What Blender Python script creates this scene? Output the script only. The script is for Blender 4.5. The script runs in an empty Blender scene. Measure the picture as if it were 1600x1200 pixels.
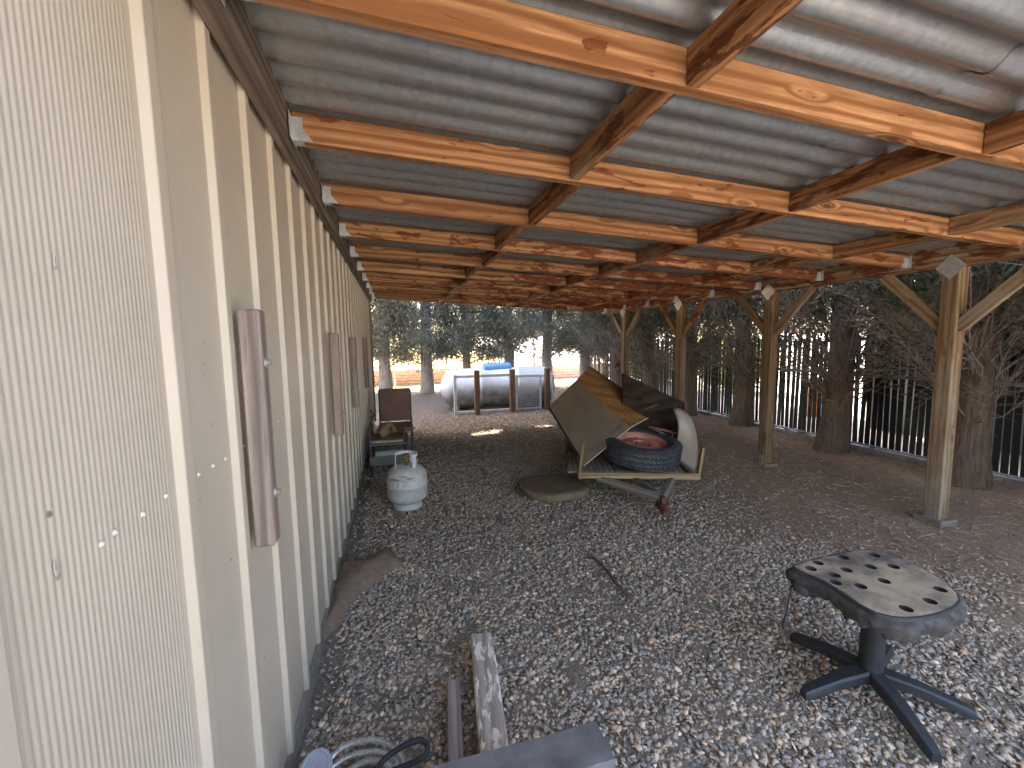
import bpy, bmesh, math, random
import numpy as np
from mathutils import Matrix, Vector
random.seed(7)
rng = np.random.default_rng(7)
R = math.radians
scene = bpy.context.scene
col = scene.collection

# ------------------------------------------------------------------ camera
cam = bpy.data.cameras.new('camera')
cam_o = bpy.data.objects.new('camera', cam)
col.objects.link(cam_o)
cam.sensor_width = 36.0
cam.lens = 665.75 / 1600 * 36.0
cam.clip_start = 0.02
cam.clip_end = 900
_pi, _ya, _ro = R(5.6997), R(15.2567), R(-0.9326)
fw = Vector((math.sin(_ya) * math.cos(_pi), math.cos(_ya) * math.cos(_pi), -math.sin(_pi)))
rt = Vector((math.cos(_ya), -math.sin(_ya), 0))
up = rt.cross(fw)
rt, up = math.cos(_ro) * rt + math.sin(_ro) * up, -math.sin(_ro) * rt + math.cos(_ro) * up
CAM = Vector((0.3372, 0.0, 1.21))
M = Matrix((rt, up, -fw)).transposed().to_4x4()
M.translation = CAM
cam_o.matrix_world = M
scene.camera = cam_o

# ------------------------------------------------------------------ sky, sun, exposure
SUN_EL = 58.0
SUN_AZ = -2.0          # degrees from +Y towards +X
world = bpy.data.worlds.new('World')
scene.world = world
world.use_nodes = True
wn = world.node_tree
bg = wn.nodes['Background']
sky = wn.nodes.new('ShaderNodeTexSky')
sky.sky_type = 'NISHITA'
sky.sun_disc = False
sky.sun_elevation = R(SUN_EL)
sky.sun_rotation = R(SUN_AZ)
sky.dust_density = 4.5
sky.ozone_density = 0.4
wn.links.new(sky.outputs[0], bg.inputs[0])
bg.inputs[1].default_value = 0.15
sun = bpy.data.lights.new('sun', 'SUN')
sun.energy = 5.0
sun.angle = R(0.55)
sun.color = (1.0, 0.94, 0.84)
sun_o = bpy.data.objects.new('sun', sun)
col.objects.link(sun_o)
SUN = Vector((math.sin(R(SUN_AZ)) * math.cos(R(SUN_EL)), math.cos(R(SUN_AZ)) * math.cos(R(SUN_EL)), math.sin(R(SUN_EL))))
sun_o.rotation_euler = SUN.to_track_quat('Z', 'Y').to_euler()
sun_o.location = (0, 0, 20)
scene.view_settings.view_transform = 'Standard'
scene.view_settings.look = 'None'
scene.view_settings.gamma = 1.0
scene.view_settings.use_curve_mapping = False
scene.view_settings.exposure = 3.25
scene.render.engine = 'CYCLES'
scene.cycles.use_denoising = True
scene.cycles.max_bounces = 10
scene.cycles.diffuse_bounces = 6
scene.cycles.sample_clamp_indirect = 8

# ------------------------------------------------------------------ helpers
def link(o, parent=None):
    col.objects.link(o)
    if parent is not None:
        o.parent = parent
        o.matrix_parent_inverse = Matrix.Translation(-parent.location)
    return o

def tag(o, label=None, cat=None, group=None, kind=None):
    if label: o['label'] = label
    if cat: o['category'] = cat
    if group: o['group'] = group
    if kind: o['kind'] = kind
    return o

def thing(name, loc, label, cat, group=None):
    o = bpy.data.objects.new(name, None)
    o.empty_display_size = 0.1
    o.location = loc
    col.objects.link(o)
    return tag(o, label, cat, group)

def np_mesh(name, V, F, mat=None, smooth=False, colors=None, midx=None):
    """V (n,3); F list of int arrays, each (m,k)."""
    me = bpy.data.meshes.new(name)
    V = np.asarray(V, dtype=np.float32)
    me.vertices.add(len(V))
    me.vertices.foreach_set('co', V.ravel())
    F = [np.asarray(f, dtype=np.int32) for f in F if len(f)]
    idx = np.concatenate([f.ravel() for f in F])
    cnt = np.concatenate([np.full(len(f), f.shape[1], np.int32) for f in F])
    st = np.concatenate([[0], np.cumsum(cnt)[:-1]]).astype(np.int32)
    me.loops.add(len(idx))
    me.loops.foreach_set('vertex_index', idx)
    me.polygons.add(len(cnt))
    me.polygons.foreach_set('loop_start', st)
    if midx is not None:
        me.polygons.foreach_set('material_index', np.asarray(midx, np.int32))
    me.polygons.foreach_set('use_smooth', np.full(len(cnt), smooth) if isinstance(smooth, bool) else np.asarray(smooth, bool))
    me.update(calc_edges=True)
    if colors is not None:
        a = me.attributes.new('Col', 'FLOAT_COLOR', 'POINT')
        c = np.ones((len(V), 4), np.float32)
        c[:, :3] = colors
        a.data.foreach_set('color', c.ravel())
    if mat is not None:
        for m in (mat if isinstance(mat, (list, tuple)) else [mat]):
            me.materials.append(m)
    return me

class MB:
    """collects shapes for ONE mesh object"""
    def __init__(s):
        s.V = []; s.F = {}; s.n = 0
    def add(s, V, F):
        V = np.asarray(V, float)
        s.V.append(V)
        for f in F:
            s.F.setdefault(len(f), []).append([i + s.n for i in f])
        s.n += len(V)
        return s
    def box(s, lo, hi, M=None):
        x0, y0, z0 = lo; x1, y1, z1 = hi
        V = [(x0,y0,z0),(x1,y0,z0),(x1,y1,z0),(x0,y1,z0),(x0,y0,z1),(x1,y0,z1),(x1,y1,z1),(x0,y1,z1)]
        if M is not None: V = [tuple(M @ Vector(v)) for v in V]
        return s.add(V, [(0,3,2,1),(4,5,6,7),(0,1,5,4),(1,2,6,5),(2,3,7,6),(3,0,4,7)])
    def tube(s, path, r, sides=8, caps=True):
        P = [Vector(p) for p in path]
        rr = r if isinstance(r, (list, tuple)) else [r] * len(P)
        V = []; F = []
        prev = None
        for i, p in enumerate(P):
            t = (P[min(i+1, len(P)-1)] - P[max(i-1, 0)]).normalized()
            a = prev if prev is not None else (Vector((0,0,1)) if abs(t.z) < .9 else Vector((1,0,0)))
            b = t.cross(a).normalized(); a = b.cross(t).normalized(); prev = a
            for k in range(sides):
                an = 2*math.pi*k/sides
                V.append(tuple(p + (a*math.cos(an) + b*math.sin(an))*rr[i]))
        for i in range(len(P)-1):
            for k in range(sides):
                k2 = (k+1) % sides
                F.append((i*sides+k, (i+1)*sides+k, (i+1)*sides+k2, i*sides+k2))
        if caps:
            F.append(tuple(range(sides))); F.append(tuple(reversed(range((len(P)-1)*sides, len(P)*sides))))
        return s.add(V, F)
    def lathe(s, prof, segs=32, M=None, closed=False):
        V = []; F = []
        n = len(prof)
        for k in range(segs):
            a = 2*math.pi*k/segs
            for (r, z) in prof:
                v = Vector((r*math.cos(a), r*math.sin(a), z))
                V.append(tuple(M @ v if M is not None else v))
        for k in range(segs):
            k2 = (k+1) % segs
            for i in range(n if closed else n-1):
                j = (i+1) % n
                F.append((k*n+i, k2*n+i, k2*n+j, k*n+j))
        return s.add(V, F)
    def prism(s, poly, z0, z1, M=None):
        n = len(poly)
        V = [(x, y, z0) for x, y in poly] + [(x, y, z1) for x, y in poly]
        if M is not None: V = [tuple(M @ Vector(v)) for v in V]
        F = [tuple(reversed(range(n))), tuple(range(n, 2*n))]
        F += [(i, (i+1) % n, n+(i+1) % n, n+i) for i in range(n)]
        return s.add(V, F)
    def mesh(s, name, mat=None, smooth=False):
        return np_mesh(name, np.concatenate(s.V), [np.array(f) for f in s.F.values()], mat, smooth)
    def build(s, name, mat, parent=None, smooth=False, bevel=0, auto=None):
        me = s.mesh(name, mat, smooth)
        if bevel or auto is not None:
            bm = bmesh.new(); bm.from_mesh(me)
            if bevel:
                bmesh.ops.remove_doubles(bm, verts=bm.verts, dist=1e-5)
                es = [e for e in bm.edges if len(e.link_faces) == 2 and e.calc_face_angle(0) > .5]
                bmesh.ops.bevel(bm, geom=es, offset=bevel, segments=2, profile=.6, affect='EDGES')
            if auto is not None:
                for f in bm.faces: f.smooth = True
                for e in bm.edges: e.smooth = not (len(e.link_faces) == 2 and e.calc_face_angle(0) > auto)
            bm.normal_update(); bm.to_mesh(me); bm.free()
        o = bpy.data.objects.new(name, me)
        return link(o, parent)

def frame_from(p0, p1, upv=(0,0,1)):
    p0, p1 = Vector(p0), Vector(p1)
    x = (p1 - p0).normalized()
    y = Vector(upv).cross(x)
    if y.length < 1e-4: y = Vector((0,1,0)).cross(x)
    y.normalize(); z = x.cross(y)
    m = Matrix((x, y, z)).transposed().to_4x4()
    m.translation = (p0 + p1) / 2
    return m

_pl = {}
def plank(name, p0, p1, w, h, mat, parent=None, upv=(0,0,1), bevel=0.003, rough=0.0):
    """board along p0->p1 (centre line); w sideways, h along up. local X = the grain"""
    L = (Vector(p1) - Vector(p0)).length
    key = (round(L, 3), w, h, bevel, mat.name, rough)
    me = _pl.get(key)
    if me is None:
        bm = bmesh.new()
        bmesh.ops.create_cube(bm, size=1)
        for v in bm.verts: v.co = Vector((v.co.x*L, v.co.y*w, v.co.z*h))
        if rough:
            es = [e for e in bm.edges if abs(e.verts[0].co.x - e.verts[1].co.x) > L*.5]
            bmesh.ops.subdivide_edges(bm, edges=es, cuts=max(4, int(L/.12)), use_grid_fill=True)
            rr = random.Random(int(L*1000))
            for v in bm.verts:
                v.co.y += rr.uniform(-1, 1)*rough; v.co.z += rr.uniform(-1, 1)*rough
        if bevel:
            es = [e for e in bm.edges if e.calc_face_angle(0) > .8]
            bmesh.ops.bevel(bm, geom=es, offset=bevel, segments=1, affect='EDGES')
        me = bpy.data.meshes.new(name); bm.to_mesh(me); bm.free()
        me.materials.append(mat)
        _pl[key] = me
    o = bpy.data.objects.new(name, me)
    link(o, parent)
    o.matrix_basis = frame_from(p0, p1, upv)
    return o

# ------------------------------------------------------------------ materials
class NT:
    def __init__(s, name):
        s.m = bpy.data.materials.new(name); s.m.use_nodes = True
        s.t = s.m.node_tree; s.b = s.t.nodes['Principled BSDF']
    def n(s, typ, **kw):
        x = s.t.nodes.new(typ)
        for k, v in kw.items():
            if k[0] == 'i' and k[1:].isdigit(): x.inputs[int(k[1:])].default_value = v
            elif k in x.inputs.keys(): x.inputs[k].default_value = v
            else: setattr(x, k, v)
        return x
    def l(s, a, b): s.t.links.new(a, b)
    def noise(s, vec, scale=5, detail=4, rough=.55, dist=0):
        x = s.n('ShaderNodeTexNoise'); x.inputs['Scale'].default_value = scale
        x.inputs['Detail'].default_value = detail; x.inputs['Roughness'].default_value = rough
        x.inputs['Distortion'].default_value = dist
        if vec is not None: s.l(vec, x.inputs['Vector'])
        return x.outputs['Fac']
    def ramp(s, fac, stops):
        x = s.n('ShaderNodeValToRGB'); e = x.color_ramp.elements
        while len(e) < len(stops): e.new(.5)
        for k, (p, c) in enumerate(stops):
            e[k].position = p
            e[k].color = (c, c, c, 1) if isinstance(c, (int, float)) else (*c, 1)
        s.l(fac, x.inputs[0])
        return x.outputs[0]
    def mix(s, fac, a, b, mode='MIX'):
        x = s.n('ShaderNodeMix'); x.data_type = 'RGBA'; x.blend_type = mode
        for sock, v in ((x.inputs[0], fac), (x.inputs[6], a), (x.inputs[7], b)):
            if isinstance(v, (int, float)): sock.default_value = v
            elif isinstance(v, tuple): sock.default_value = (*v, 1)
            else: s.l(v, sock)
        return x.outputs[2]
    def coord(s, kind='Object', scale=(1,1,1), rand=0):
        tc = s.n('ShaderNodeTexCoord'); out = tc.outputs[kind]
        if rand:
            oi = s.n('ShaderNodeObjectInfo')
            mu = s.n('ShaderNodeMath', operation='MULTIPLY'); mu.inputs[1].default_value = rand
            s.l(oi.outputs['Random'], mu.inputs[0])
            ad = s.n('ShaderNodeVectorMath', operation='ADD')
            s.l(out, ad.inputs[0]); s.l(mu.outputs[0], ad.inputs[1]); out = ad.outputs[0]
        mp = s.n('ShaderNodeMapping'); mp.inputs['Scale'].default_value = scale
        s.l(out, mp.inputs[0])
        return mp.outputs[0]
    def bump(s, h, strength=.3, dist=.01):
        x = s.n('ShaderNodeBump'); x.inputs['Strength'].default_value = strength
        x.inputs['Distance'].default_value = dist
        s.l(h, x.inputs['Height']); s.l(x.outputs[0], s.b.inputs['Normal'])
    def done(s, color=None, rough=.6, metal=0, spec=None):
        if color is not None:
            if isinstance(color, tuple): s.b.inputs['Base Color'].default_value = (*color, 1)
            else: s.l(color, s.b.inputs['Base Color'])
        if isinstance(rough, (int, float)): s.b.inputs['Roughness'].default_value = rough
        else: s.l(rough, s.b.inputs['Roughness'])
        s.b.inputs['Metallic'].default_value = metal
        if spec is not None: s.b.inputs['Specular IOR Level'].default_value = spec
        return s.m

def wood(name, light, dark, stain=None, amt=.5, knots=True, bias=0.0, rough=.65, fade=None, fade_amt=.5, ring=9, paint=None):
    t = NT(name)
    g = t.coord('Object', (1.0, 16, 16), rand=7)
    n1 = t.noise(g, 4, 6, .65, .3)
    g2 = t.coord('Object', (0.55, ring, ring), rand=11)
    w = t.n('ShaderNodeTexWave'); w.wave_type = 'RINGS'; w.inputs['Scale'].default_value = 1.3
    w.inputs['Distortion'].default_value = 6.5; w.inputs['Detail'].default_value = 4; w.inputs['Detail Scale'].default_value = 1.3
    kv = t.n('ShaderNodeTexVoronoi'); kv.inputs['Scale'].default_value = 1.0
    t.l(t.coord('Object', (2.6, 9, 9), rand=3), kv.inputs['Vector'])
    kf = t.ramp(kv.outputs['Distance'], [(.02, 1.0), (.26, 0.0)])
    km = t.n('ShaderNodeVectorMath', operation='MULTIPLY_ADD'); t.l(kf, km.inputs[0]); km.inputs[1].default_value = (.04, .34, .34); t.l(g2, km.inputs[2])
    t.l(km.outputs[0] if knots else g2, w.inputs['Vector'])
    base = t.ramp(w.outputs['Fac'], [(0.04, tuple(x*.72 for x in dark)), (.22, dark), (.6, light), (1, tuple(min(1, c*1.14) for c in light))])
    c = t.mix(t.ramp(n1, [(.35, 0.0), (.68, .75)]), base, tuple(x*.62 for x in dark))
    fg = t.noise(t.coord('Object', (2.5, 90, 90), rand=7), 4, 3, .6)
    c = t.mix(t.ramp(fg, [(.5, 0.0), (.72, .5)]), c, tuple(x*.55 for x in dark))
    big = t.noise(t.coord('Object', (.7, 2, 2), rand=5), 2.2, 3)
    c = t.mix(t.ramp(big, [(.35, .0), (.7, .45)]), c, tuple(x*.8 for x in dark))
    if knots:
        kn = t.ramp(kv.outputs['Distance'], [(.05, 1.0), (.10, .35), (.17, 0.0)])
        c = t.mix(kn, c, tuple(x*.35 for x in dark))
    if stain is not None:
        sn = t.noise(t.coord('Object', (1.6, 6.5, 6.5), rand=9), 3.2, 5, .6, .6)
        if bias:
            sx = t.n('ShaderNodeSeparateXYZ'); t.l(t.coord('Object', (1,1,1)), sx.inputs[0])
            ma = t.n('ShaderNodeMath', operation='MULTIPLY_ADD'); t.l(sx.outputs[0], ma.inputs[0]); ma.inputs[1].default_value = bias; t.l(sn, ma.inputs[2]); sn = ma.outputs[0]
        sf = t.ramp(sn, [(max(0, .62-amt*.25), 0.0), (max(.02, .645-amt*.25), .88)])
        br_ = t.noise(t.coord('Object', (4, 30, 30), rand=4), 3, 4, .6)
        sf = t.mix(1.0, sf, t.ramp(br_, [(.32, .25), (.5, 1.0)]), 'MULTIPLY')
        c = t.mix(sf, c, stain)
    if fade is not None:
        fn = t.noise(t.coord('Object', (.8, 3, 3), rand=2), 2.5, 4)
        c = t.mix(t.ramp(fn, [(.62-fade_amt*.5, 0.0), (.85-fade_amt*.4, .85)]), c, fade)
    if paint is not None:
        pn = t.noise(t.coord('Object', (5, 16, 16)), 1.6, 6, .7, .4)
        c = t.mix(t.ramp(pn, [(.50, 0.0), (.535, 1.0)]), c, paint)
    oi = t.n('ShaderNodeObjectInfo')
    rt_ = t.n('ShaderNodeMath', operation='MULTIPLY'); t.l(oi.outputs['Random'], rt_.inputs[0]); rt_.inputs[1].default_value = 7.31
    fr_ = t.n('ShaderNodeMath', operation='FRACT'); t.l(rt_.outputs[0], fr_.inputs[0])
    c = t.mix(1.0, c, t.ramp(fr_.outputs[0], [(0.0, (.80,.74,.70)), (.5, (1.0,.97,.95)), (1.0, (1.1,1.08,1.08))]), 'MULTIPLY')
    t.bump(n1, .35, .005)
    return t.done(c, max(rough, .75), 0, .2)

def simple(name, a, b=None, scale=8, rough=.6, metal=0, bump=0, spec=None, lo=.35, hi=.7, coordk='Object', detail=5):
    t = NT(name)
    if b is None: b = tuple(x*.75 for x in a)
    n = t.noise(t.coord(coordk, (1,1,1), rand=3), scale, detail, .6)
    c = t.ramp(n, [(lo, b), (hi, a)])
    if bump: t.bump(n, bump, .006)
    return t.done(c, rough, metal, spec)

FIR = wood('fir_rafter', (.64,.355,.175), (.40,.175,.07), stain=(.17,.042,.014), amt=.10, bias=.03)
FIR_ST = wood('fir_stained', (.62,.36,.18), (.40,.19,.08), stain=(.14,.03,.012), amt=.52, bias=.055)
FIR_BL = wood('fir_blocking', (.52,.27,.12), (.30,.125,.05), stain=(.09,.025,.010), amt=.35, fade=(.45,.33,.2), fade_amt=.2)
BEAM = wood('beam_stained', (.43,.29,.16), (.26,.145,.07), stain=(.12,.03,.015), amt=.5)
POST = wood('post_wood', (.38,.265,.155), (.245,.155,.08), fade=(.42,.36,.27), fade_amt=.25, stain=(.2,.1,.04), amt=.1)
LEDGER = wood('ledger_weathered', (.33,.265,.205), (.19,.145,.108), knots=False, rough=.85)
OLDBOARD = wood('old_board', (.45,.385,.34), (.31,.245,.21), fade=(.42,.22,.14), fade_amt=.15, knots=False, rough=.8)
GREYWOOD = wood('grey_wood', (.40,.35,.29), (.24,.20,.16), knots=False, rough=.9)
PAINTED = wood('peeling_timber', (.66,.57,.47), (.45,.375,.30), knots=False, rough=.9, paint=(.84,.79,.66))
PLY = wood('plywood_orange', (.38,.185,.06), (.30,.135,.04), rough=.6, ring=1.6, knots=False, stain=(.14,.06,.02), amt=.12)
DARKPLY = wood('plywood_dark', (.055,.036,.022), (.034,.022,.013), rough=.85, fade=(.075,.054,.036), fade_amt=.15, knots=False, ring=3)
TANWOOD = wood('tan_stake', (.50,.36,.19), (.34,.23,.11), rough=.75, knots=False)
REDPOST = wood('red_post', (.36,.23,.145), (.2,.115,.07), rough=.8, knots=False)

def siding_mat():
    t = NT('siding_paint')
    p = t.coord('Object', (1,1,1))
    n = t.noise(p, 3.0, 5)
    c = t.ramp(n, [(.3, (.51,.428,.325)), (.7, (.58,.49,.38))])
    st = t.noise(t.coord('Object', (9, 9, .8)), 2.2, 5, .7)
    c = t.mix(t.ramp(st, [(.58, 0.0), (.8, .28)]), c, (.38,.32,.24))
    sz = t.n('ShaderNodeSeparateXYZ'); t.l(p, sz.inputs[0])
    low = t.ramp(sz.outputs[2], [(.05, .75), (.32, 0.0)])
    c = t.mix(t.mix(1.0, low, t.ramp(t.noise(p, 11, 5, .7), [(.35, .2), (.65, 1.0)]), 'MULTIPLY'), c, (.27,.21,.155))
    web = t.noise(t.coord('Object', (14, 14, 5)), 2.4, 6, .75)
    c = t.mix(t.ramp(web, [(.64, 0.0), (.74, .5)]), c, (.24,.20,.165))
    sp = t.noise(p, 26, 3, .6)
    c = t.mix(t.ramp(sp, [(.72, 0.0), (.755, .8)]), c, (.12,.10,.085))
    return t.done(c, .45, 0, .4)
SIDING = siding_mat()
FOOTING = simple('footing_concrete', (.34,.29,.23), (.20,.165,.125), 14, .9, bump=.3)
CONCRETE = simple('concrete', (.36,.33,.29), (.2,.18,.155), 14, .9, bump=.3)
def galv():
    t = NT('galvanised_roofing')
    p = t.coord('Object', (1,1,1), rand=5)
    n = t.noise(p, 45, 3, .6); n2 = t.noise(p, 3, 4)
    c = t.ramp(n, [(.3, (.35,.35,.34)), (.7, (.48,.48,.47))])
    c = t.mix(t.ramp(n2, [(.4, 0.0), (.75, .4)]), c, (.36,.33,.29))
    st = t.noise(t.coord('Object', (.5, 13, 13), rand=3), 2, 4)
    c = t.mix(t.ramp(st, [(.55, 0.0), (.7, .55)]), c, (.33,.235,.165))
    return t.done(c, .34, .75)
GALV = galv()
ZINC = simple('zinc_bracket', (.72,.73,.73), (.5,.51,.52), 60, .4, .6)
STEEL = simple('black_steel', (.40,.395,.39), (.20,.20,.20), 9, .45, .5, spec=.5, bump=.05)
def ground_mat():
    t = NT('ground_soil')
    geo = t.n('ShaderNodeNewGeometry')
    sep = t.n('ShaderNodeSeparateXYZ'); t.l(geo.outputs['Position'], sep.inputs[0])
    p = t.coord('Object', (1,1,1))
    fine = t.noise(p, 70, 5, .7); med = t.noise(p, 7, 5); big = t.noise(p, 1.3, 4)
    gr = t.ramp(fine, [(.3, (.17,.135,.10)), (.55, (.29,.235,.18)), (.75, (.42,.355,.285))])
    duff = t.ramp(fine, [(.3, (.27,.18,.118)), (.55, (.44,.31,.21)), (.75, (.56,.42,.30))])
    fx = t.n('ShaderNodeMapRange'); fx.inputs[1].default_value = 2.2; fx.inputs[2].default_value = 3.1
    wob = t.n('ShaderNodeMath', operation='MULTIPLY_ADD'); t.l(med, wob.inputs[0]); wob.inputs[1].default_value = 1.2; t.l(sep.outputs[0], wob.inputs[2])
    sub = t.n('ShaderNodeMath', operation='SUBTRACT'); t.l(wob.outputs[0], sub.inputs[0]); sub.inputs[1].default_value = .6
    t.l(sub.outputs[0], fx.inputs[0])
    c = t.mix(fx.outputs[0], gr, duff)
    # back yard: grey dirt and litter
    fy = t.n('ShaderNodeMapRange'); fy.inputs[1].default_value = 5.0; fy.inputs[2].default_value = 6.6; t.l(sep.outputs[1], fy.inputs[0])
    back = t.ramp(fine, [(.3, (.10,.085,.07)), (.6, (.23,.205,.175)), (.8, (.38,.345,.30))])
    fyx = t.n('ShaderNodeMapRange'); fyx.inputs[1].default_value = 4.2; fyx.inputs[2].default_value = 3.4; t.l(sep.outputs[0], fyx.inputs[0])
    fm = t.n('ShaderNodeMath', operation='MULTIPLY'); t.l(fy.outputs[0], fm.inputs[0]); t.l(fyx.outputs[0], fm.inputs[1])
    c = t.mix(fm.outputs[0], c, back)
    # dry grass beyond the back fence
    dry = t.ramp(med, [(.3, (.34,.25,.105)), (.7, (.46,.36,.17))])
    fz = t.n('ShaderNodeMapRange'); fz.inputs[1].default_value = 11.4; fz.inputs[2].default_value = 11.9; t.l(sep.outputs[1], fz.inputs[0])
    c = t.mix(fz.outputs[0], c, dry)
    # pale yard beyond the side fence, and behind the camera
    pale = t.ramp(big, [(.3, (.46,.43,.38)), (.7, (.58,.55,.5))])
    fp = t.n('ShaderNodeMapRange'); fp.inputs[1].default_value = 5.2; fp.inputs[2].default_value = 5.5; t.l(sep.outputs[0], fp.inputs[0])
    c = t.mix(fp.outputs[0], c, pale)
    pale2 = t.ramp(fine, [(.3, (.24,.22,.19)), (.7, (.44,.41,.37))])
    fb = t.n('ShaderNodeMapRange'); fb.inputs[1].default_value = .5; fb.inputs[2].default_value = -.2; t.l(sep.outputs[1], fb.inputs[0])
    c = t.mix(fb.outputs[0], c, pale2)
    t.bump(fine, .6, .02)
    return t.done(c, .95, 0, .2)
GROUND = ground_mat()
def col_mat(name, rough=.85, spec=.25, trans=0, jitter=.0):
    t = NT(name)
    a = t.n('ShaderNodeAttribute'); a.attribute_name = 'Col'
    c = a.outputs['Color']
    if jitter:
        n = t.noise(t.coord('Object', (1,1,1)), 120, 3, .6)
        c = t.mix(jitter, c, t.ramp(n, [(.3, (.7,.7,.7)), (.7, (1.2,1.2,1.2))]), 'MULTIPLY')
    t.done(c, rough, 0, spec)
    if trans:
        tr = t.n('ShaderNodeBsdfTranslucent'); t.l(c, tr.inputs[0])
        mx = t.n('ShaderNodeMixShader'); mx.inputs[0].default_value = trans
        out = t.t.nodes['Material Output']
        t.l(t.b.outputs[0], mx.inputs[1]); t.l(tr.outputs[0], mx.inputs[2]); t.l(mx.outputs[0], out.inputs[0])
    return t.m
STONE = col_mat('gravel_stone', .8, .3, 0, .55)
LITTER = col_mat('needle_litter', .9, .15)
LEAF = col_mat('cypress_leaf', .7, .2, .3)
def bark(name, a, b):
    t = NT(name)
    n = t.noise(t.coord('Object', (9, 9, 1.3), rand=4), 5, 6, .7, .5)
    c = t.ramp(n, [(.3, b), (.68, a)])
    t.bump(n, .9, .03)
    return t.done(c, .95, 0, .15)
BARK_GREY = bark('bark_grey', (.48,.44,.41), (.20,.18,.165))
BARK_BROWN = bark('bark_brown', (.27,.19,.135), (.10,.065,.044))
TWIG = simple('dead_twig', (.38,.295,.225), (.19,.14,.105), 30, .95)
TWIG_GREY = simple('grey_twig', (.46,.42,.375), (.26,.23,.2), 30, .95)

def hz(x, y):
    """ground height"""
    z = .012*np.sin(x*2.1+.5)*np.cos(y*1.7) + .008*np.sin(x*5.3+y*3.1)
    z = z + .10*np.clip((y-7.6)/2.4, 0, 1)**1.5 * np.clip((11.6-y)/1.4, 0, 1)
    z = z - .02*np.clip((y-11.6)/1, 0, 1)
    z = z + np.clip(y-16, 0, 400)*.10 * np.clip((9-x)/6, .15, 1)
    z = z * np.clip((np.abs(y-3)+30)/30, 1, 1)
    return z - .006

# ------------------------------------------------------------------ ground
xs = np.concatenate([[-300,-120,-50,-20,-10,-5,-2,-1,-.4], np.arange(-.1, 5.6, .06), [6,7,8,9,10,12,15,20,30,60,120,300]])
ys = np.concatenate([[-300,-120,-50,-20,-10,-6,-4,-3,-2,-1,-.5], np.arange(-.1, 12, .08), [12.3,12.6,13,14,15,16,18,20,25,30,40,60,100,200,400]])
gx, gy = np.meshgrid(xs, ys, indexing='ij')
gz = hz(gx, gy) + np.where((gx > -.2) & (gx < 5.4) & (gy > -.2) & (gy < 11.8), rng.normal(0, .004, gx.shape), 0)
nx, ny = len(xs), len(ys)
ii, jj = np.meshgrid(np.arange(nx-1), np.arange(ny-1), indexing='ij')
q = np.stack([ii*ny+jj, (ii+1)*ny+jj, (ii+1)*ny+jj+1, ii*ny+jj+1], -1).reshape(-1, 4)
ground = link(bpy.data.objects.new('ground', np_mesh('ground', np.stack([gx, gy, gz], -1).reshape(-1, 3), [q], GROUND, True)))
tag(ground, 'bare brown earth under the lean-to and the yard beyond', 'ground', kind='structure')

# ------------------------------------------------------------------ metal shed
shed = thing('metal_shed', (-2.5, 2.9, 0), 'tan metal shed with ribbed siding along the left of the lean-to', 'shed')
RIB0, RIBD = .7588, .2297
ZB, ZT = .07, 2.75
I0, I1 = -9, 25
def riby(i): return RIB0 + RIBD*i if i >= 0 else .402 + RIBD*(i+1)
def flat_panel(i):
    y0 = riby(i) + .040; y1 = riby(i+1)
    V = []; F = []
    n = (30 if i == -1 else 17) if i < 12 else 1
    pts = []
    if n == 1: pts = [(0, y0), (0, y1)]
    else:
        pts = [(0, y0), (0, y0+.014)]
        ya, yb = y0+.014, y1-.014
        for k in range(n):
            d = (yb-ya)/n
            pts += [(.0005, ya+d*(k+.28)), (.0005, ya+d*(k+.55)), (-.0003, ya+d*(k+.78)), (-.0003, ya+d*(k+1))]
        pts += [(0, y1)]
    if i >= 0: pts = [(x*.55, y) for x, y in pts]
    for (x, y) in pts: V += [(x, y, ZB), (x, y, ZT)]
    F = [(2*k, 2*k+2, 2*k+3, 2*k+1) for k in range(len(pts)-1)]
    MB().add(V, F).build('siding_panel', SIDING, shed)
rib_prof = [(0, 0), (.0125, .004), (.0138, .006), (.0138, .030), (.0125, .032), (0, .040)]
rmb = MB()
V = []
for x, y in rib_prof: V += [(x, y, ZB-.004), (x, y, ZT)]
rmb.add(V, [(2*k, 2*k+2, 2*k+3, 2*k+1) for k in range(len(rib_prof)-1)])
rib_me = rmb.mesh('rib', SIDING)
for i in range(I0, I1):
    o = bpy.data.objects.new('rib', rib_me); link(o, shed)
    o.location = (0, riby(i), 0)
    flat_panel(i)
YE = RIB0 + RIBD*I1
YS = riby(I0)
MB().box((-.15, YS, -.05), (.006, YE+.03, .066)).build('footing', FOOTING, shed, bevel=.004)
MB().box((-.10, YE, .07), (.03, YE+.09, ZT)).build('corner_trim', OLDBOARD, shed)
MB().box((-5, YE, .0), (-.12, YE+.02, ZT)).build('end_wall', SIDING, shed)
MB().box((-5, YS-.02, .0), (-.02, YS-.002, ZT)).build('end_wall', SIDING, shed)
MB().box((-5.02, YS, 0), (-5, YE, ZT)).build('rear_wall', SIDING, shed)
MB().add([(-5.2,YS-.2,ZT+.02),(.12,YS-.2,ZT+.02),(.12,YE+.2,ZT+.02),(-5.2,YE+.2,ZT+.02),(-2.5,YS-.2,ZT+.7),(-2.5,YE+.2,ZT+.7)],
         [(0,4,5,3),(1,2,5,4),(0,1,4),(2,3,5),(0,3,2,1)]).build('roof', GALV, shed)
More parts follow.
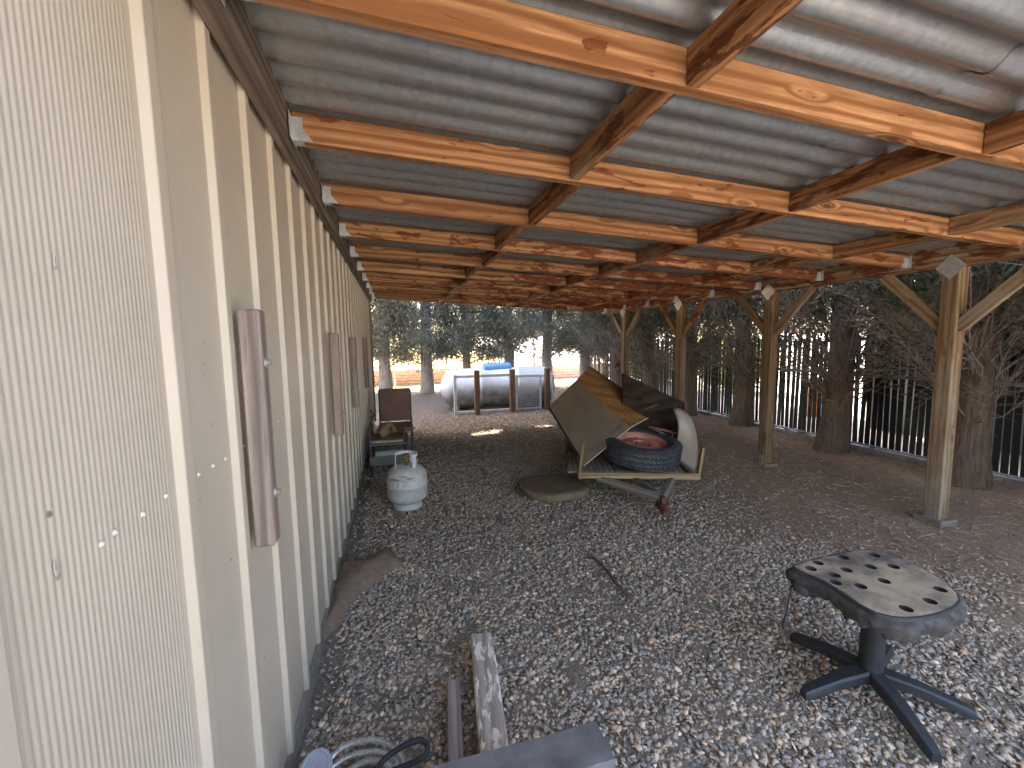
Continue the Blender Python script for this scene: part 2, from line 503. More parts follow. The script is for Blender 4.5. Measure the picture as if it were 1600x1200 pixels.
# screws: rows at three heights beside the ribs
scr = MB().lathe([(0,.004),(.0022,.0036),(.003,.002),(.0042,.001),(.0042,0)], 8, Matrix.Rotation(R(90),4,'Y')).mesh('screw', simple('screw_paint', (.80,.73,.62), (.6,.54,.46), 60, .6), True)
for zrow, rows in ((.99, range(-1, 14)), (.69, range(0, 14, 2)), (1.28, range(0, 14, 2)), (1.66, range(0, 10))):
    for i in rows:
        y = RIB0 + RIBD*i + .052
        if zrow == .99 and i < 3:
            for k in (.075, .135, .195):
                o = bpy.data.objects.new('screw', scr); link(o, shed); o.location = (.0012, RIB0+RIBD*i+k, zrow+random.uniform(-.004,.004))
        o = bpy.data.objects.new('screw', scr); link(o, shed); o.location = (.0005, y, zrow+random.uniform(-.006,.006))
DENTM = simple('bare_metal', (.66,.60,.52), (.30,.25,.21), 160, .7)
for (y, z, s) in ((.513,.991,.012),(.895,1.165,.016),(.798,1.665,.010),(.56,1.3,.008)):
    pts = [(s*.35*random.uniform(.5,1.2)*math.cos(a), s*random.uniform(.6,1.3)*math.sin(a)) for a in np.linspace(0, 6.28, 9)[:-1]]
    MB().prism(pts, 0, .0015, Matrix.Translation((.0014, y, z)) @ Matrix.Rotation(R(90),4,'Z') @ Matrix.Rotation(R(90),4,'X')).build('paint_chip', DENTM, shed)
# boards bolted to the wall
DULLB = simple('bolt_zinc', (.5,.47,.42), (.3,.28,.25), 60, .5, .5)
bolt = MB().lathe([(0,.012),(.006,.011),(.007,.004),(.012,.003),(.012,0)], 10, Matrix.Rotation(R(90),4,'Y')).mesh('bolt', DULLB, True)
for (y, z0, z1, lab) in ((1.018,.765,1.287,'weathered wooden block bolted upright to the tan siding, nearest and largest'),
                         (2.315,.74,1.267,'knotty reddish wooden block on the siding, second from the front'),
                         (3.303,.744,1.259,'narrow wooden block on the siding, third from the front'),
                         (4.65,.755,1.271,'dark wooden block on the siding near the far corner, farthest of four')):
    b = thing('wall_block', (.02, y, z0), lab, 'wood block', 'wooden blocks bolted to the siding')
    plank('board', (.042, y+.024, z0), (.042, y+.024, z1), .048, .042, OLDBOARD, b, upv=(1,0,0), bevel=.004)
    for k in (.22, .78):
        o = bpy.data.objects.new('bolt', bolt); link(o, b); o.matrix_basis = Matrix.Translation((.0625, y+.028, z0+(z1-z0)*k))

# ------------------------------------------------------------------ lean-to
lean = thing('lean_to_shelter', (3.715, 3.0, 0), 'timber lean-to with corrugated metal roof on square posts', 'shelter')
SL = -.0505
RY = [.9004 + .6051*n for n in range(-1, 10)]
RZT, RZB = 1.9271, 1.8416
def roofz(x): return RZT + SL*x
plank('ledger', (.0335, .22, 1.888), (.0335, 6.45, 1.888), .038, .14, LEDGER, lean, bevel=.004)
hm = MB()
for s in (-1, 1):
    hm.box((0, s*.0195-.0009, -.047), (.034, s*.0195+.0009, .022))
    hm.prism([(.034,-.047),(.062,-.047),(.034,-.012)], s*.0195-.0009, s*.0195+.0009, Matrix.Rotation(R(90),4,'X'))
    hm.box((.0005, s*.0205 if s > 0 else -.046, -.047), (.0022, .046 if s > 0 else -.0205, .03))
    for k in (-.03, -.005, .018):
        hm.lathe([(0,.003),(.004,.002),(.004,0)], 6, Matrix.Translation((.0022, s*.034, k)) @ Matrix.Rotation(R(90),4,'Y'))
hm.box((0, -.0204, -.0475), (.06, .0204, -.0455))
hang_me = hm.mesh('joist_hanger', ZINC)
XB = 3.667
for n, y in enumerate(RY):
    n -= 1
    mat = FIR if n < 3 else FIR_ST
    zc = (RZT + RZB)/2
    rf = plank('rafter', (.059, y+.019, zc+SL*.059), (XB-.003, y+.019, zc+SL*XB), .038, .0855, mat, lean, bevel=.003)
    for x, rot in ((.0578, 0), (XB-.001, 180)):
        o = bpy.data.objects.new('joist_hanger', hang_me)
        col.objects.link(o); o.parent = rf
        o.matrix_parent_inverse = rf.matrix_basis.inverted()
        o.matrix_basis = Matrix.Translation((x, y+.019, zc+SL*x+.003)) @ Matrix.Rotation(R(rot),4,'Z')
    if n < 9:
        for k, x in enumerate((1.0, 2.0, 3.0)):
            xx = x + random.uniform(-.012, .012) + (.038 if n % 2 else 0)
            zz = zc + SL*xx - random.uniform(-.002, .003)
            m = FIR_ST if (n >= 2 and k == 2) else FIR_BL
            plank('blocking', (xx, y+.0395, zz), (xx, y+.6051-.0015, zz), .037, .085, m, lean, bevel=.003)
# corrugated sheets
def sheet_mesh(L):
    n = 6; P = .61/n; seg = 12
    V = []; F = []
    ny_ = n*seg+3
    for j in range(ny_):
        yy = j*P/seg
        zz = .0155*math.cos(2*math.pi*yy/P)
        V += [(0, yy, zz), (L*.5, yy, zz), (L, yy, zz)]
    for j in range(ny_-1):
        for k in range(2):
            F.append((j*3+k, (j+1)*3+k, (j+1)*3+k+1, j*3+k+1))
    return MB().add(V, F).mesh('roofing_sheet', GALV, True)
shA, shB = sheet_mesh(1.86), sheet_mesh(2.22)
tilt = Matrix.Rotation(-math.atan(SL), 4, 'Y')
for k in range(13):
    y = .2 + .61*k
    if y > 6.1: continue
    for me, x0, dz in ((shA, -.03, .0205), (shB, 1.76, .0180)):
        o = bpy.data.objects.new('roofing_sheet', me); link(o, lean)
        xx = x0 + random.uniform(-.02, .02)
        o.matrix_basis = Matrix.Translation((xx, y+random.uniform(-.003,.003), roofz(xx)+dz+(k % 2)*.0012)) @ tilt
# beam and posts
plank('beam', (XB+.045, .22, 1.697), (XB+.045, 6.48, 1.697), .088, .143, BEAM, lean, bevel=.005)
PY = [.517, 1.8283, 3.1682, 4.4608, 5.7671]
for i, y in enumerate(PY):
    py = y + .0445
    p = plank('post', (XB+.047, py, .02), (XB+.047, py, 1.6235), .089, .089, POST, lean, upv=(0,1,0), bevel=.004)
    if i:
        d = MB().box((-.055,-.055,0), (.055,.055,.003), Matrix.Translation((XB-.004, py, 1.625)) @ Matrix.Rotation(R(90),4,'Y') @ Matrix.Rotation(R(180),4,'Z') @ Matrix.Rotation(R(45),4,'Z')).build('gusset_plate', ZINC)
        d.parent = p; d.matrix_parent_inverse = p.matrix_basis.inverted()
    b = MB().box((XB-.004, y+.02, .0), (XB+.0015, y+.07, .1)).box((XB-.03, y-.03, -.02), (XB+.125, y+.12, .022)).build('post_base', FOOTING)
    b.parent = p; b.matrix_parent_inverse = p.matrix_basis.inverted()
    for s in (-1, 1):
        plank('brace', (XB+.047, py+s*.035, 1.25), (XB+.047, py+s*.40, 1.625), .040, .068, POST if i != 3 else FIR_BL, lean, bevel=.003)

# ------------------------------------------------------------------ trees
def tube_arr(P, r, sides):
    P = np.asarray(P, float); n = len(P)
    T = np.gradient(P, axis=0); T /= np.linalg.norm(T, axis=1)[:, None]+1e-9
    ref = np.array([0, 0, 1.]) if abs(T[0, 2]) < .9 else np.array([1., 0, 0])
    A = np.cross(T, ref); A /= np.linalg.norm(A, axis=1)[:, None]+1e-9
    B = np.cross(T, A)
    an = np.arange(sides)*2*np.pi/sides
    V = P[:, None] + (A[:, None]*np.cos(an)[None, :, None] + B[:, None]*np.sin(an)[None, :, None])*np.asarray(r)[:, None, None]
    i, k = np.meshgrid(np.arange(n-1), np.arange(sides), indexing='ij')
    k2 = (k+1) % sides
    F = np.stack([i*sides+k, i*sides+k2, (i+1)*sides+k2, (i+1)*sides+k], -1).reshape(-1, 4)
    return V.reshape(-1, 3), F
class Acc:
    def __init__(s): s.V = []; s.F = []; s.n = 0
    def add(s, V, F): s.V.append(V); s.F.append(F+s.n); s.n += len(V)
    def get(s): return np.concatenate(s.V), np.concatenate(s.F)
def leaves(c, d, L, W, rg):
    n = len(c)
    d = d/np.linalg.norm(d, axis=1)[:, None]
    s = np.cross(d, rg.normal(size=(n, 3))); s /= np.linalg.norm(s, axis=1)[:, None]+1e-9
    L = L[:, None]; W = W[:, None]
    V = np.stack([c-d*L*.5, c+s*W*.5, c+d*L*.5, c-s*W*.5], 1).reshape(-1, 3)
    return V, np.arange(n*4).reshape(-1, 4)
PATCHES = [((1.47, 5.5), (.26, .10)), ((2.33, 5.66), (.2, .09)), ((2.75, 3.25), (.10, .14))]
def carve(c, base):
    """gaps in the crowns along the sun's way to the bright spots on the gravel"""
    w = c + base
    S = np.array(SUN); keep = np.ones(len(c), bool)
    for (px, py), (rx, ry) in PATCHES:
        t = w[:, 2]/S[2]
        gx_ = w[:, 0]-S[0]*t; gy_ = w[:, 1]-S[1]*t
        keep &= ~((((gx_-px)/(rx+.05))**2 + ((gy_-py)/(ry+.06))**2) < 1)
    return keep
def make_tree(seed, Ht, rad, r0, style):
    rg = np.random.default_rng(seed)
    tz = np.linspace(-.08, Ht, 22)
    wob = np.cumsum(rg.normal(0, .012, (22, 2)), axis=0)
    P = np.column_stack([wob, tz])
    rr = r0*(1-.88*(tz/Ht).clip(0, 1)); rr[0] *= 1.35; rr[1] *= 1.1
    V, F = tube_arr(P, rr, 14)
    V = V + rg.normal(0, .006, V.shape)*np.array([1, 1, 0])
    trunk = (V, F)
    br = Acc(); tufts = []; tdir = []; tz_ = []
    nb = 210 if style == 'back' else 240
    for b in range(nb):
        u = rg.random()
        if style == 'back': h = .55 + (Ht-.8)*u**1.25
        else: h = .45 + (Ht-.8)*u**1.5
        az = rg.random()*2*np.pi
        tp = np.clip(1-h/Ht, .06, 1)
        L = rad*(tp**.6)*rg.uniform(.75, 1.25)+.2
        el = R(rg.uniform(15, 50)) if style == 'back' else R(rg.uniform(35, 72) if h < 2.2 else rg.uniform(15, 55))
        if style != 'back': L = min(L*1.15, .78/np.cos(el)) if h < 2.3 else L*1.15
        k = np.linspace(0, 1, 7)
        dirx = np.array([np.cos(az), np.sin(az)])
        bend = rg.uniform(-.25, .3)
        hor = L*np.cos(el)*k; ver = L*np.sin(el)*k + bend*L*k*k
        jit = np.cumsum(rg.normal(0, .026 if h < 2.6 else .016, (7, 3)), axis=0); jit[0] = 0
        tx = np.interp(h, tz, wob[:, 0]); ty = np.interp(h, tz, wob[:, 1])
        Q = np.column_stack([tx+dirx[0]*hor, ty+dirx[1]*hor, h+ver]) + jit
        br0 = min(.030, .009+.012*L)*rg.uniform(.6, 1.1)*((.62 if style == 'back' else .42) if h < 2.6 else 1)
        br.add(*tube_arr(Q, br0*(1-.85*k), 5 if h < 3 else 3))
        if h < 2.6:
            for _ in range(9 if style == 'back' else 24):
                j = rg.uniform(.15, .98); s0 = np.array([np.interp(j, k, Q[:, a]) for a in range(3)])
                dd = rg.normal(size=3)*.55 + np.array([dirx[0], dirx[1], .5 if style == 'back' else .75]); dd /= np.linalg.norm(dd)
                l2 = rg.uniform(.12, .5); kk = np.linspace(0, 1, 4)
                Q2 = s0 + dd*l2*kk[:, None] + np.cumsum(rg.normal(0, .014, (4, 3)), axis=0)*kk[:, None]
                br.add(*tube_arr(Q2, .0034*(1-.7*kk)*rg.uniform(.6, 1.3), 3))
        low = .78 if style == 'back' else 1.5
        nt = 8
        for j in np.linspace(.3, 1.02, nt):
            c = np.array([np.interp(j, k, Q[:, a]) for a in range(3)])
            if c[2] < low and rg.random() < (.75 if style == 'back' else .9): continue
            rad_ = math.hypot(c[0]-tx, c[1]-ty)
            if style == 'back' and c[2] < 2.6 and (rad_ < .33 or rg.random() < .30): continue
            if style != 'back' and c[2] < 2.5 and (rad_ > .72 or rg.random() < .4): continue
            tufts.append(c); tdir.append(np.array([dirx[0]*.7, dirx[1]*.7, .75])); tz_.append(c[2])
    tufts = np.array(tufts); tdir = np.array(tdir); tz_ = np.array(tz_)
    lowm = tz_ < 3.0
    out = []
    PU = 19 if style == 'back' else 11
    for m, per, L, W, sp in ((lowm, 62, .085, .020, .12), (~lowm, PU, .26, .085, .2)):
        c = np.repeat(tufts[m], per, 0); d = np.repeat(tdir[m], per, 0)
        c = c + rg.normal(0, sp, c.shape)
        d = d + rg.normal(0, .75, d.shape)
        out.append((c, d, L*rg.uniform(.6, 1.4, len(c)), W*rg.uniform(.6, 1.4, len(c)), m))
    c = np.concatenate([o[0] for o in out]); d = np.concatenate([o[1] for o in out])
    L = np.concatenate([o[2] for o in out]); W = np.concatenate([o[3] for o in out])
    tid = np.concatenate([np.repeat(rg.random(m.sum()), p) for m, p in ((lowm, 62), (~lowm, PU))])
    if style == 'back':
        pal = np.array([[.15,.175,.14],[.20,.22,.175],[.11,.128,.10],[.26,.265,.21],[.24,.20,.155]])
    else:
        pal = np.array([[.08,.10,.05],[.11,.125,.065],[.17,.125,.08],[.20,.145,.095],[.06,.075,.045]])
    ci = (tid*len(pal)).astype(int) % len(pal)
    cc = pal[ci]*rg.uniform(.7, 1.35, (len(c), 1))
    return trunk, br.get(), (c, d, L, W, cc), rg

def plant_tree(name, x, y, data, label, group, barkm, twigm, cache=None, rotz=0):
    trunk, br, (c, d, L, W, cc), rg = data
    z0 = float(hz(np.array(x), np.array(y)))
    t = thing(name, (x, y, z0), label, 'tree', group)
    t.rotation_euler.z = rotz
    if cache is not None and cache:
        mt, mb_, mc = cache
    else:
        mt = np_mesh('trunk', trunk[0], [trunk[1]], barkm, True)
        mb_ = np_mesh('branches', br[0], [br[1]], twigm, True)
        k = carve(c, np.array([x, y, z0])) if cache is None else np.ones(len(c), bool)
        V, F = leaves(c[k], d[k], L[k], W[k], rg)
        mc = np_mesh('crown', V, [F], LEAF, False, colors=np.repeat(cc[k], 4, 0))
        if cache is not None: cache.extend([mt, mb_, mc])
    for nm, me in (('trunk', mt), ('branches', mb_), ('crown', mc)):
        o = bpy.data.objects.new(nm, me); col.objects.link(o); o.parent = t
    return t
GB = 'cypress trees along the back of the yard'
backs = [(.11, 10.0, 'cypress beside the shed corner, leftmost grey trunk at the back'),
         (1.03, 10.0, 'cypress second from the shed, stout grey trunk left of the big tank'),
         (1.96, 10.05, 'cypress with slender bare trunk rising behind the left half of the big tank'),
         (2.96, 10.0, 'cypress behind the blue dome of the big tank'),
         (3.98, 10.0, 'cypress behind the right end of the big tank'),
         (4.85, 9.7, 'full cypress above the tilted plywood box'),
         (-.95, 10.2, 'cypress mostly hidden by the far end of the shed'),
         (5.9, 9.9, 'cypress in the far right corner behind the posts')]
for k, (x, y, lab) in enumerate(backs):
    dat = make_tree(100+k, 8.6+.6*math.sin(k*2), 1.15 if k != 2 else 1.0, .135 if k != 2 else .10, 'back')
    plant_tree('cypress_tree', x, y, dat, lab, GB, BARK_GREY, TWIG_GREY)
GS = 'cypress trees along the side fence'
rights = [(4.74, 2.28, 'brown trunked cypress right behind the nearest visible post', 0),
          (4.81, 3.45, 'thick brown cypress trunk between the two nearest posts', 1),
          (4.93, 4.80, 'dark cypress with many upright dead branches left of the second post', 2),
          (4.80, 5.75, 'cypress with reddish trunk between the third and fourth posts', 0),
          (4.85, 6.80, 'cypress behind the fourth post with sunlit twigs', 1),
          (4.80, 8.0, 'farthest cypress of the side row near the yard corner', 2),
          (4.85, 1.05, 'cypress at the right edge with foliage reaching into view', 1)]
cache = {0: [], 1: [], 2: []}
rdat = {v: make_tree(300+v, 7.4, 1.35, .125, 'side') for v in range(3)}
for k, (x, y, lab, v) in enumerate(rights):
    plant_tree('cypress_tree', x, y, rdat[v], lab, GS, BARK_BROWN, TWIG, cache[v], rotz=[0, 1.1, 2.3, 3.4, 4.2, .5, 5.1, 2.9, 1.7][k])

# ------------------------------------------------------------------ side fence with slats
SLAT = simple('slat_black', (.020,.024,.022), (.010,.012,.011), 12, .55)
RAIL = simple('fence_rail', (.42,.44,.46), (.28,.29,.30), 20, .45, .7)
fen = thing('slatted_fence', (5.13, 3.5, 0), 'chain-link fence filled with dark vertical slats behind the side trees', 'fence')
sl_me = []
for k in range(4):
    h = 1.17 + .035*k
    sl_me.append(MB().box((-.004, -.0225, .05), (.004, .0225, h)).mesh('slat', SLAT))
yy = -1.0; k = 0
while yy < 10.6:
    o = bpy.data.objects.new('slat', sl_me[random.randrange(4)]); link(o, fen)
    o.matrix_basis = Matrix.Translation((5.13, yy, random.uniform(-.02, .02))) @ Matrix.Rotation(R(random.uniform(-1.1, 1.1)), 4, 'X') @ Matrix.Rotation(R(random.uniform(-8, 8)), 4, 'Z')
    yy += .0595 + random.uniform(-.004, .004); k += 1
for z in (.80, .06):
    MB().tube([(5.10, -1.2, z), (5.10, 10.6, z)], .019 if z > .5 else .012, 8).build('rail', RAIL, fen, True)
for y in (-1.1, 1.2, 4.05, 6.4, 8.6, 10.6):
    MB().tube([(5.165, y, 0), (5.165, y, 1.32)], .028, 10).build('post', RAIL, fen, True)
MB().box((5.05, -1.2, -.05), (5.22, 10.7, .035)).build('kerb', CONCRETE, fen, bevel=.006)

# ------------------------------------------------------------------ back fence, low wall
WIRE = simple('fence_wire', (.45,.46,.46), (.3,.3,.3), 20, .5, .6)
bf = thing('chain_link_fence', (2, 12.3, 0), 'thin wire chain-link fence beyond the back row of trees', 'fence')
wm = Acc()
for s in (-1, 1):
    for x in np.arange(-6, 9.5, .11):
        a = np.array([x, 12.3, .03]); b = np.array([x+s*1.0, 12.3+.004*s, 1.45])
        wm.add(*tube_arr(np.array([a, (a+b)/2, b]), np.full(3, .0028), 3))
V, F = wm.get()
link(bpy.data.objects.new('wire_mesh', np_mesh('wire_mesh', V, [F], WIRE)), bf)
for x in (-5, -2.4, .3, 1.75, 4.4, 7.0): MB().tube([(x, 12.33, 0), (x, 12.33, 1.5)], .024, 8).build('post', WIRE, bf, True)
for z in (1.45, 1.2): MB().tube([(-6, 12.3, z), (9.5, 12.3, z)], .014 if z > 1.3 else .006, 6).build('rail', WIRE, bf, True)
BRICK = simple('red_block', (.50,.33,.26), (.33,.185,.14), 9, .9, bump=.3)
bw = thing('low_block_wall', (2, 13, 0), 'low reddish wall of stacked courses beyond the back fence', 'wall')
for k in range(6):
    MB().box((-7, 12.9+.012*(k % 2), -.06+.085*k), (10, 13.15, -.06+.085*k+.068)).build('course', BRICK, bw, bevel=.01)

# ------------------------------------------------------------------ yard beyond the side fence
GREYSIDE = simple('grey_siding', (.34,.36,.375), (.26,.275,.29), 4, .8)
nb = thing('neighbour_shed', (7.6, 1, 0), 'grey windowless shed glimpsed through the slats on the right', 'shed')
MB().box((6.3, -3.2, 0), (9.2, 4.1, 1.75)).build('wall', GREYSIDE, nb)
MB().add([(6.1,-3.4,1.75),(9.4,-3.4,1.75),(9.4,4.3,1.75),(6.1,4.3,1.75),(8.1,-3.4,2.3),(8.1,4.3,2.3)],[(0,4,5,3),(1,2,5,4),(0,1,4),(2,3,5),(0,3,2,1)]).build('roof', GALV, nb)
ORANGE = simple('orange_plastic', (.85,.30,.05), (.7,.22,.04), 6, .5)
BLUEP = simple('blue_plastic', (.12,.35,.62), (.08,.25,.48), 6, .45)
ob = thing('orange_barrel', (6.6, 5.05, 0), 'orange barrel glimpsed through the fence slats', 'barrel')
MB().lathe([(0,0),(.17,0),(.18,.02),(.17,.25),(.185,.27),(.17,.29),(.16,.5),(0,.52)], 24, Matrix.Translation((6.6,5.05,0))).build('body', ORANGE, ob, True)
MB().lathe([(.15,.52),(.16,.53),(.16,.56),(0,.57)], 24, Matrix.Translation((6.6,5.05,0))).build('lid', ORANGE, ob, True)
bt = thing('blue_tub', (6.3, 4.55, 0), 'small blue tub on the ground behind the fence slats', 'tub')
MB().lathe([(0,.01),(.14,.01),(.17,.2),(.185,.2),(.185,.215),(.165,.215),(.13,.03),(0,.03)], 24, Matrix.Translation((6.3,4.55,0))).build('body', BLUEP, bt, True)
def shrub(x, y, h, seed, lab):
    rg = np.random.default_rng(seed)
    t = thing('shrub', (x, y, 0), lab, 'shrub', 'sunlit shrubs beyond the side fence')
    st = Acc(); C = []; D = []
    for b in range(40):
        az = rg.random()*6.28; el = rg.uniform(.5, 1.4); L = h*rg.uniform(.6, 1.05)
        dv = np.array([np.cos(az)*np.cos(el), np.sin(az)*np.cos(el), np.sin(el)])
        k = np.linspace(0, 1, 5)
        st.add(*tube_arr(dv*L*k[:, None], .008*(1-.8*k), 4))
        for j in np.linspace(.35, 1, 9): C.append(dv*L*j); D.append(dv)
    c = np.repeat(np.array(C), 22, 0); c = c+rg.normal(0, .09, c.shape)
    d = np.repeat(np.array(D), 22, 0)+rg.normal(0, .7, c.shape)
    V, F = leaves(c, d, rg.uniform(.06, .12, len(c)), rg.uniform(.03, .05, len(c)), rg)
    cl = np.array([.26,.29,.085])*rg.uniform(.6, 1.3, (len(c), 1))
    Vs, Fs = st.get()
    for nm, me in (('stems', np_mesh('stems', Vs, [Fs], TWIG)), ('foliage', np_mesh('foliage', V, [F], LEAF, colors=np.repeat(cl, 4, 0)))):
        o = bpy.data.objects.new(nm, me); col.objects.link(o); o.parent = t
shrub(7.6, 7.9, 1.3, 1, 'yellow-green shrub behind the fence left of the second post')
shrub(8.6, 9.4, 1.6, 2, 'yellow-green shrub behind the fence near the third post')
shrub(7.0, 9.9, 1.2, 3, 'pale green shrub behind the fence in the far corner')

# ------------------------------------------------------------------ big propane tank
def tank_paint():
    t = NT('tank_white')
    p = t.coord('Object', (1,1,1))
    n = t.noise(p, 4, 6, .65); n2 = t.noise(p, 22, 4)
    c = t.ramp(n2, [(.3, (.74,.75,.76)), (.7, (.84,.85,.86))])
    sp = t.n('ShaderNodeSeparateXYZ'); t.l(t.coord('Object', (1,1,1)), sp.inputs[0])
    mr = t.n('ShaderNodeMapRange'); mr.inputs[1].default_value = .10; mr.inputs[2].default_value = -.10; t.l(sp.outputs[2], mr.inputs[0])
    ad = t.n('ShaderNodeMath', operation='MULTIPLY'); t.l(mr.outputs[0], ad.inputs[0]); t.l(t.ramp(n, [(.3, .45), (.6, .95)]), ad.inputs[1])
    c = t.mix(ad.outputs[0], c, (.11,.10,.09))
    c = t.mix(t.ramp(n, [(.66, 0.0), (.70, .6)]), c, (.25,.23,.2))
    return t.done(c, .45)
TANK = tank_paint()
WHITE = simple('white_paint', (.84,.84,.83), (.66,.65,.63), 11, .5)
BLUE = simple('dome_blue', (.22,.45,.70), (.13,.33,.58), 7, .4)
bt_ = thing('propane_tank', (2.16, 7.62, 0), 'large white horizontal propane tank with blue dome in the back yard', 'tank')
TM = Matrix.Translation((2.16, 7.62, .375)) @ Matrix.Rotation(R(-5), 4, 'Z') @ Matrix.Rotation(R(90), 4, 'Y')
rT, half = .36, 1.06
prof = [(0, -half)] + [(rT*math.sin(a), -(half-.24) - .24*math.cos(a)) for a in np.linspace(.12, math.pi/2, 9)]
prof += [(rT, -.35), (rT+.004, -.345), (rT+.004, -.335), (rT, -.33), (rT, .33), (rT+.004, .335), (rT+.004, .345), (rT, .35)]
prof += [(rT*math.sin(a), (half-.24) + .24*math.cos(a)) for a in np.linspace(math.pi/2, .12, 9)] + [(0, half)]
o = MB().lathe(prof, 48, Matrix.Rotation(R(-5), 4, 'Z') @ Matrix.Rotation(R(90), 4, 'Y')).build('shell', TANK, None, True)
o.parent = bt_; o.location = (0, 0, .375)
dm = MB()
nseg = 14
V = []
for xi, sc in ((-.26, .75), (-.24, .96), (-.2, 1), (.2, 1), (.24, .96), (.26, .75)):
    for a in np.linspace(0, math.pi, nseg): V.append((2.13+xi, 7.62+.13*sc*math.cos(a), .715+.115*sc*math.sin(a)))
F = [(i*nseg+k, (i+1)*nseg+k, (i+1)*nseg+k+1, i*nseg+k+1) for i in range(5) for k in range(nseg-1)] + [tuple(range(nseg)), tuple(reversed(range(5*nseg, 6*nseg)))]
dm.add(V, F).build('dome_lid', BLUE, bt_, auto=.6)
for x in (1.35, 3.0):
    ring = [(x+.045*math.cos(a), 7.6, .755+.045*math.sin(a)) for a in np.linspace(0, 6.283, 17)]
    MB().tube(ring, .011, 6, False).build('lifting_lug', WHITE, bt_, True)
    MB().box((x-.05, 7.4, 0), (x+.05, 7.85, .12)).build('saddle', CONCRETE, bt_)
# frames in front
fr = thing('white_frame', (1.8, 7.14, 0), 'open white metal frame standing against the left half of the big tank', 'frame')
for a, b, nm in (((1.265,.0),(1.315,.665),'upright'), ((2.27,.0),(2.33,.645),'upright')):
    MB().box((a[0],7.12,a[1]), (b[0],7.165,b[1])).build(nm, WHITE, fr, bevel=.003)
MB().box((1.317,7.122,.61), (2.268,7.163,.655)).build('top_bar', WHITE, fr, bevel=.003)
MB().box((1.317,7.122,.01), (2.268,7.163,.045)).build('bottom_bar', WHITE, fr, bevel=.003)
fm = thing('mesh_panel', (2.7, 7.16, 0), 'white framed expanded-metal screen against the right half of the big tank', 'screen')
for lo, hi, nm in (((2.352,7.14,0),(2.385,7.17,.625),'upright'), ((2.80,7.14,0),(2.83,7.17,.62),'upright'), ((3.03,7.14,0),(3.07,7.17,.60),'upright'),
                   ((2.387,7.142,.585),(2.798,7.168,.622),'top_bar'), ((2.832,7.142,.575),(3.028,7.168,.605),'top_bar'), ((2.387,7.142,.01),(2.798,7.168,.035),'bottom_bar')):
    MB().box(lo, hi).build(nm, WHITE, fm, bevel=.002)
ex = Acc()
cw, ch = .046, .030
for r_ in range(19):
    z = .035+ch*r_
    pts = []
    for c_ in range(19):
        pts.append((2.386+cw*.5*c_, 7.155, z + (ch*.5 if (c_+r_) % 2 else -ch*.5)*.9))
    ex.add(*tube_arr(np.array(pts), np.full(len(pts), .0048), 4))
V, F = ex.get()
link(bpy.data.objects.new('expanded_metal', np_mesh('expanded_metal', V, [F], WHITE)), fm)
for x, lab in ((1.645, 'short wooden post in front of the tank, left of three'), (2.262, 'short wooden post in front of the tank, middle of three'), (2.90, 'short wooden post in front of the tank, right of three')):
    t = thing('guard_post', (x, 7.05, 0), lab, 'post', 'short wooden posts in front of the propane tank')
    plank('shaft', (x, 7.05, -.05), (x+.004, 7.05, .735), .085, .085, REDPOST, t, upv=(0,1,0), bevel=.005)

# ------------------------------------------------------------------ small propane cylinder
def cyl_paint():
    t = NT('cylinder_paint')
    p = t.coord('Object', (1,1,1)); n = t.noise(p, 9, 6, .7)
    c = t.ramp(t.noise(p, 30, 4), [(.3, (.56,.51,.43)), (.7, (.68,.635,.55))])
    c = t.mix(t.ramp(n, [(.55, 0.0), (.75, .6)]), c, (.36,.31,.245))
    b = t.noise(t.coord('Object', (6, 6, 26)), 2.2, 5, .7)
    sp = t.n('ShaderNodeSeparateXYZ'); t.l(p, sp.inputs[0])
    band = t.ramp(sp.outputs[2], [(.22, 0.0), (.245, 1.0), (.265, 1.0), (.29, 0.0)])
    m = t.n('ShaderNodeMath', operation='MULTIPLY'); t.l(band, m.inputs[0]); t.l(t.ramp(b, [(.5, 0.0), (.58, .9)]), m.inputs[1])
    c = t.mix(m.outputs[0], c, (.14,.11,.09))
    return t.done(c, .5)
CYL = cyl_paint()
pc = thing('propane_cylinder', (.385, 3.18, 0), 'small white portable propane cylinder standing on the gravel', 'gas cylinder')
PM = Matrix.Rotation(R(0), 4, 'Z')
def pcpart(mb, nm, mat, **kw):
    o = mb.build(nm, mat, None, **kw); o.parent = pc; return o
pcpart(MB().lathe([(0,.03),(.07,.032),(.115,.048),(.138,.075),(.146,.105),(.146,.168),(.1475,.17),(.1475,.176),(.146,.178),(.146,.235),(.14,.262),(.118,.290),(.085,.306),(.045,.315),(0,.317)], 48), 'shell', CYL, smooth=True)
pcpart(MB().lathe([(.098,.0),(.104,.0),(.104,.05),(.098,.05)], 40, closed=True), 'foot_ring', CYL)
def arc_band(a0, a1, r, z0, z1, th=.004, n=14):
    mb = MB(); V = []; F = []
    for a in np.linspace(R(a0), R(a1), n):
        c, s = math.cos(a), math.sin(a)
        V += [((r-th)*c, (r-th)*s, z0), (r*c, r*s, z0), (r*c, r*s, z1), ((r-th)*c, (r-th)*s, z1)]
    for i in range(n-1):
        for k in range(4): F.append((i*4+k, i*4+(k+1) % 4, (i+1)*4+(k+1) % 4, (i+1)*4+k))
    F += [(3,2,1,0), tuple(range((n-1)*4, n*4))]
    return mb.add(V, F)
pcpart(arc_band(-60, 205, .084, .383, .402, n=40), 'collar_rim', WHITE)
for a0, a1 in ((-60, -35), (40, 70), (180, 205)):
    pcpart(arc_band(a0, a1, .0842, .30, .384), 'collar_leg', WHITE)
pcpart(arc_band(-35, 40, .0838, .338, .352), 'collar_bar', WHITE)
BRASS = simple('brass', (.45,.32,.13), (.25,.17,.07), 20, .45, .7)
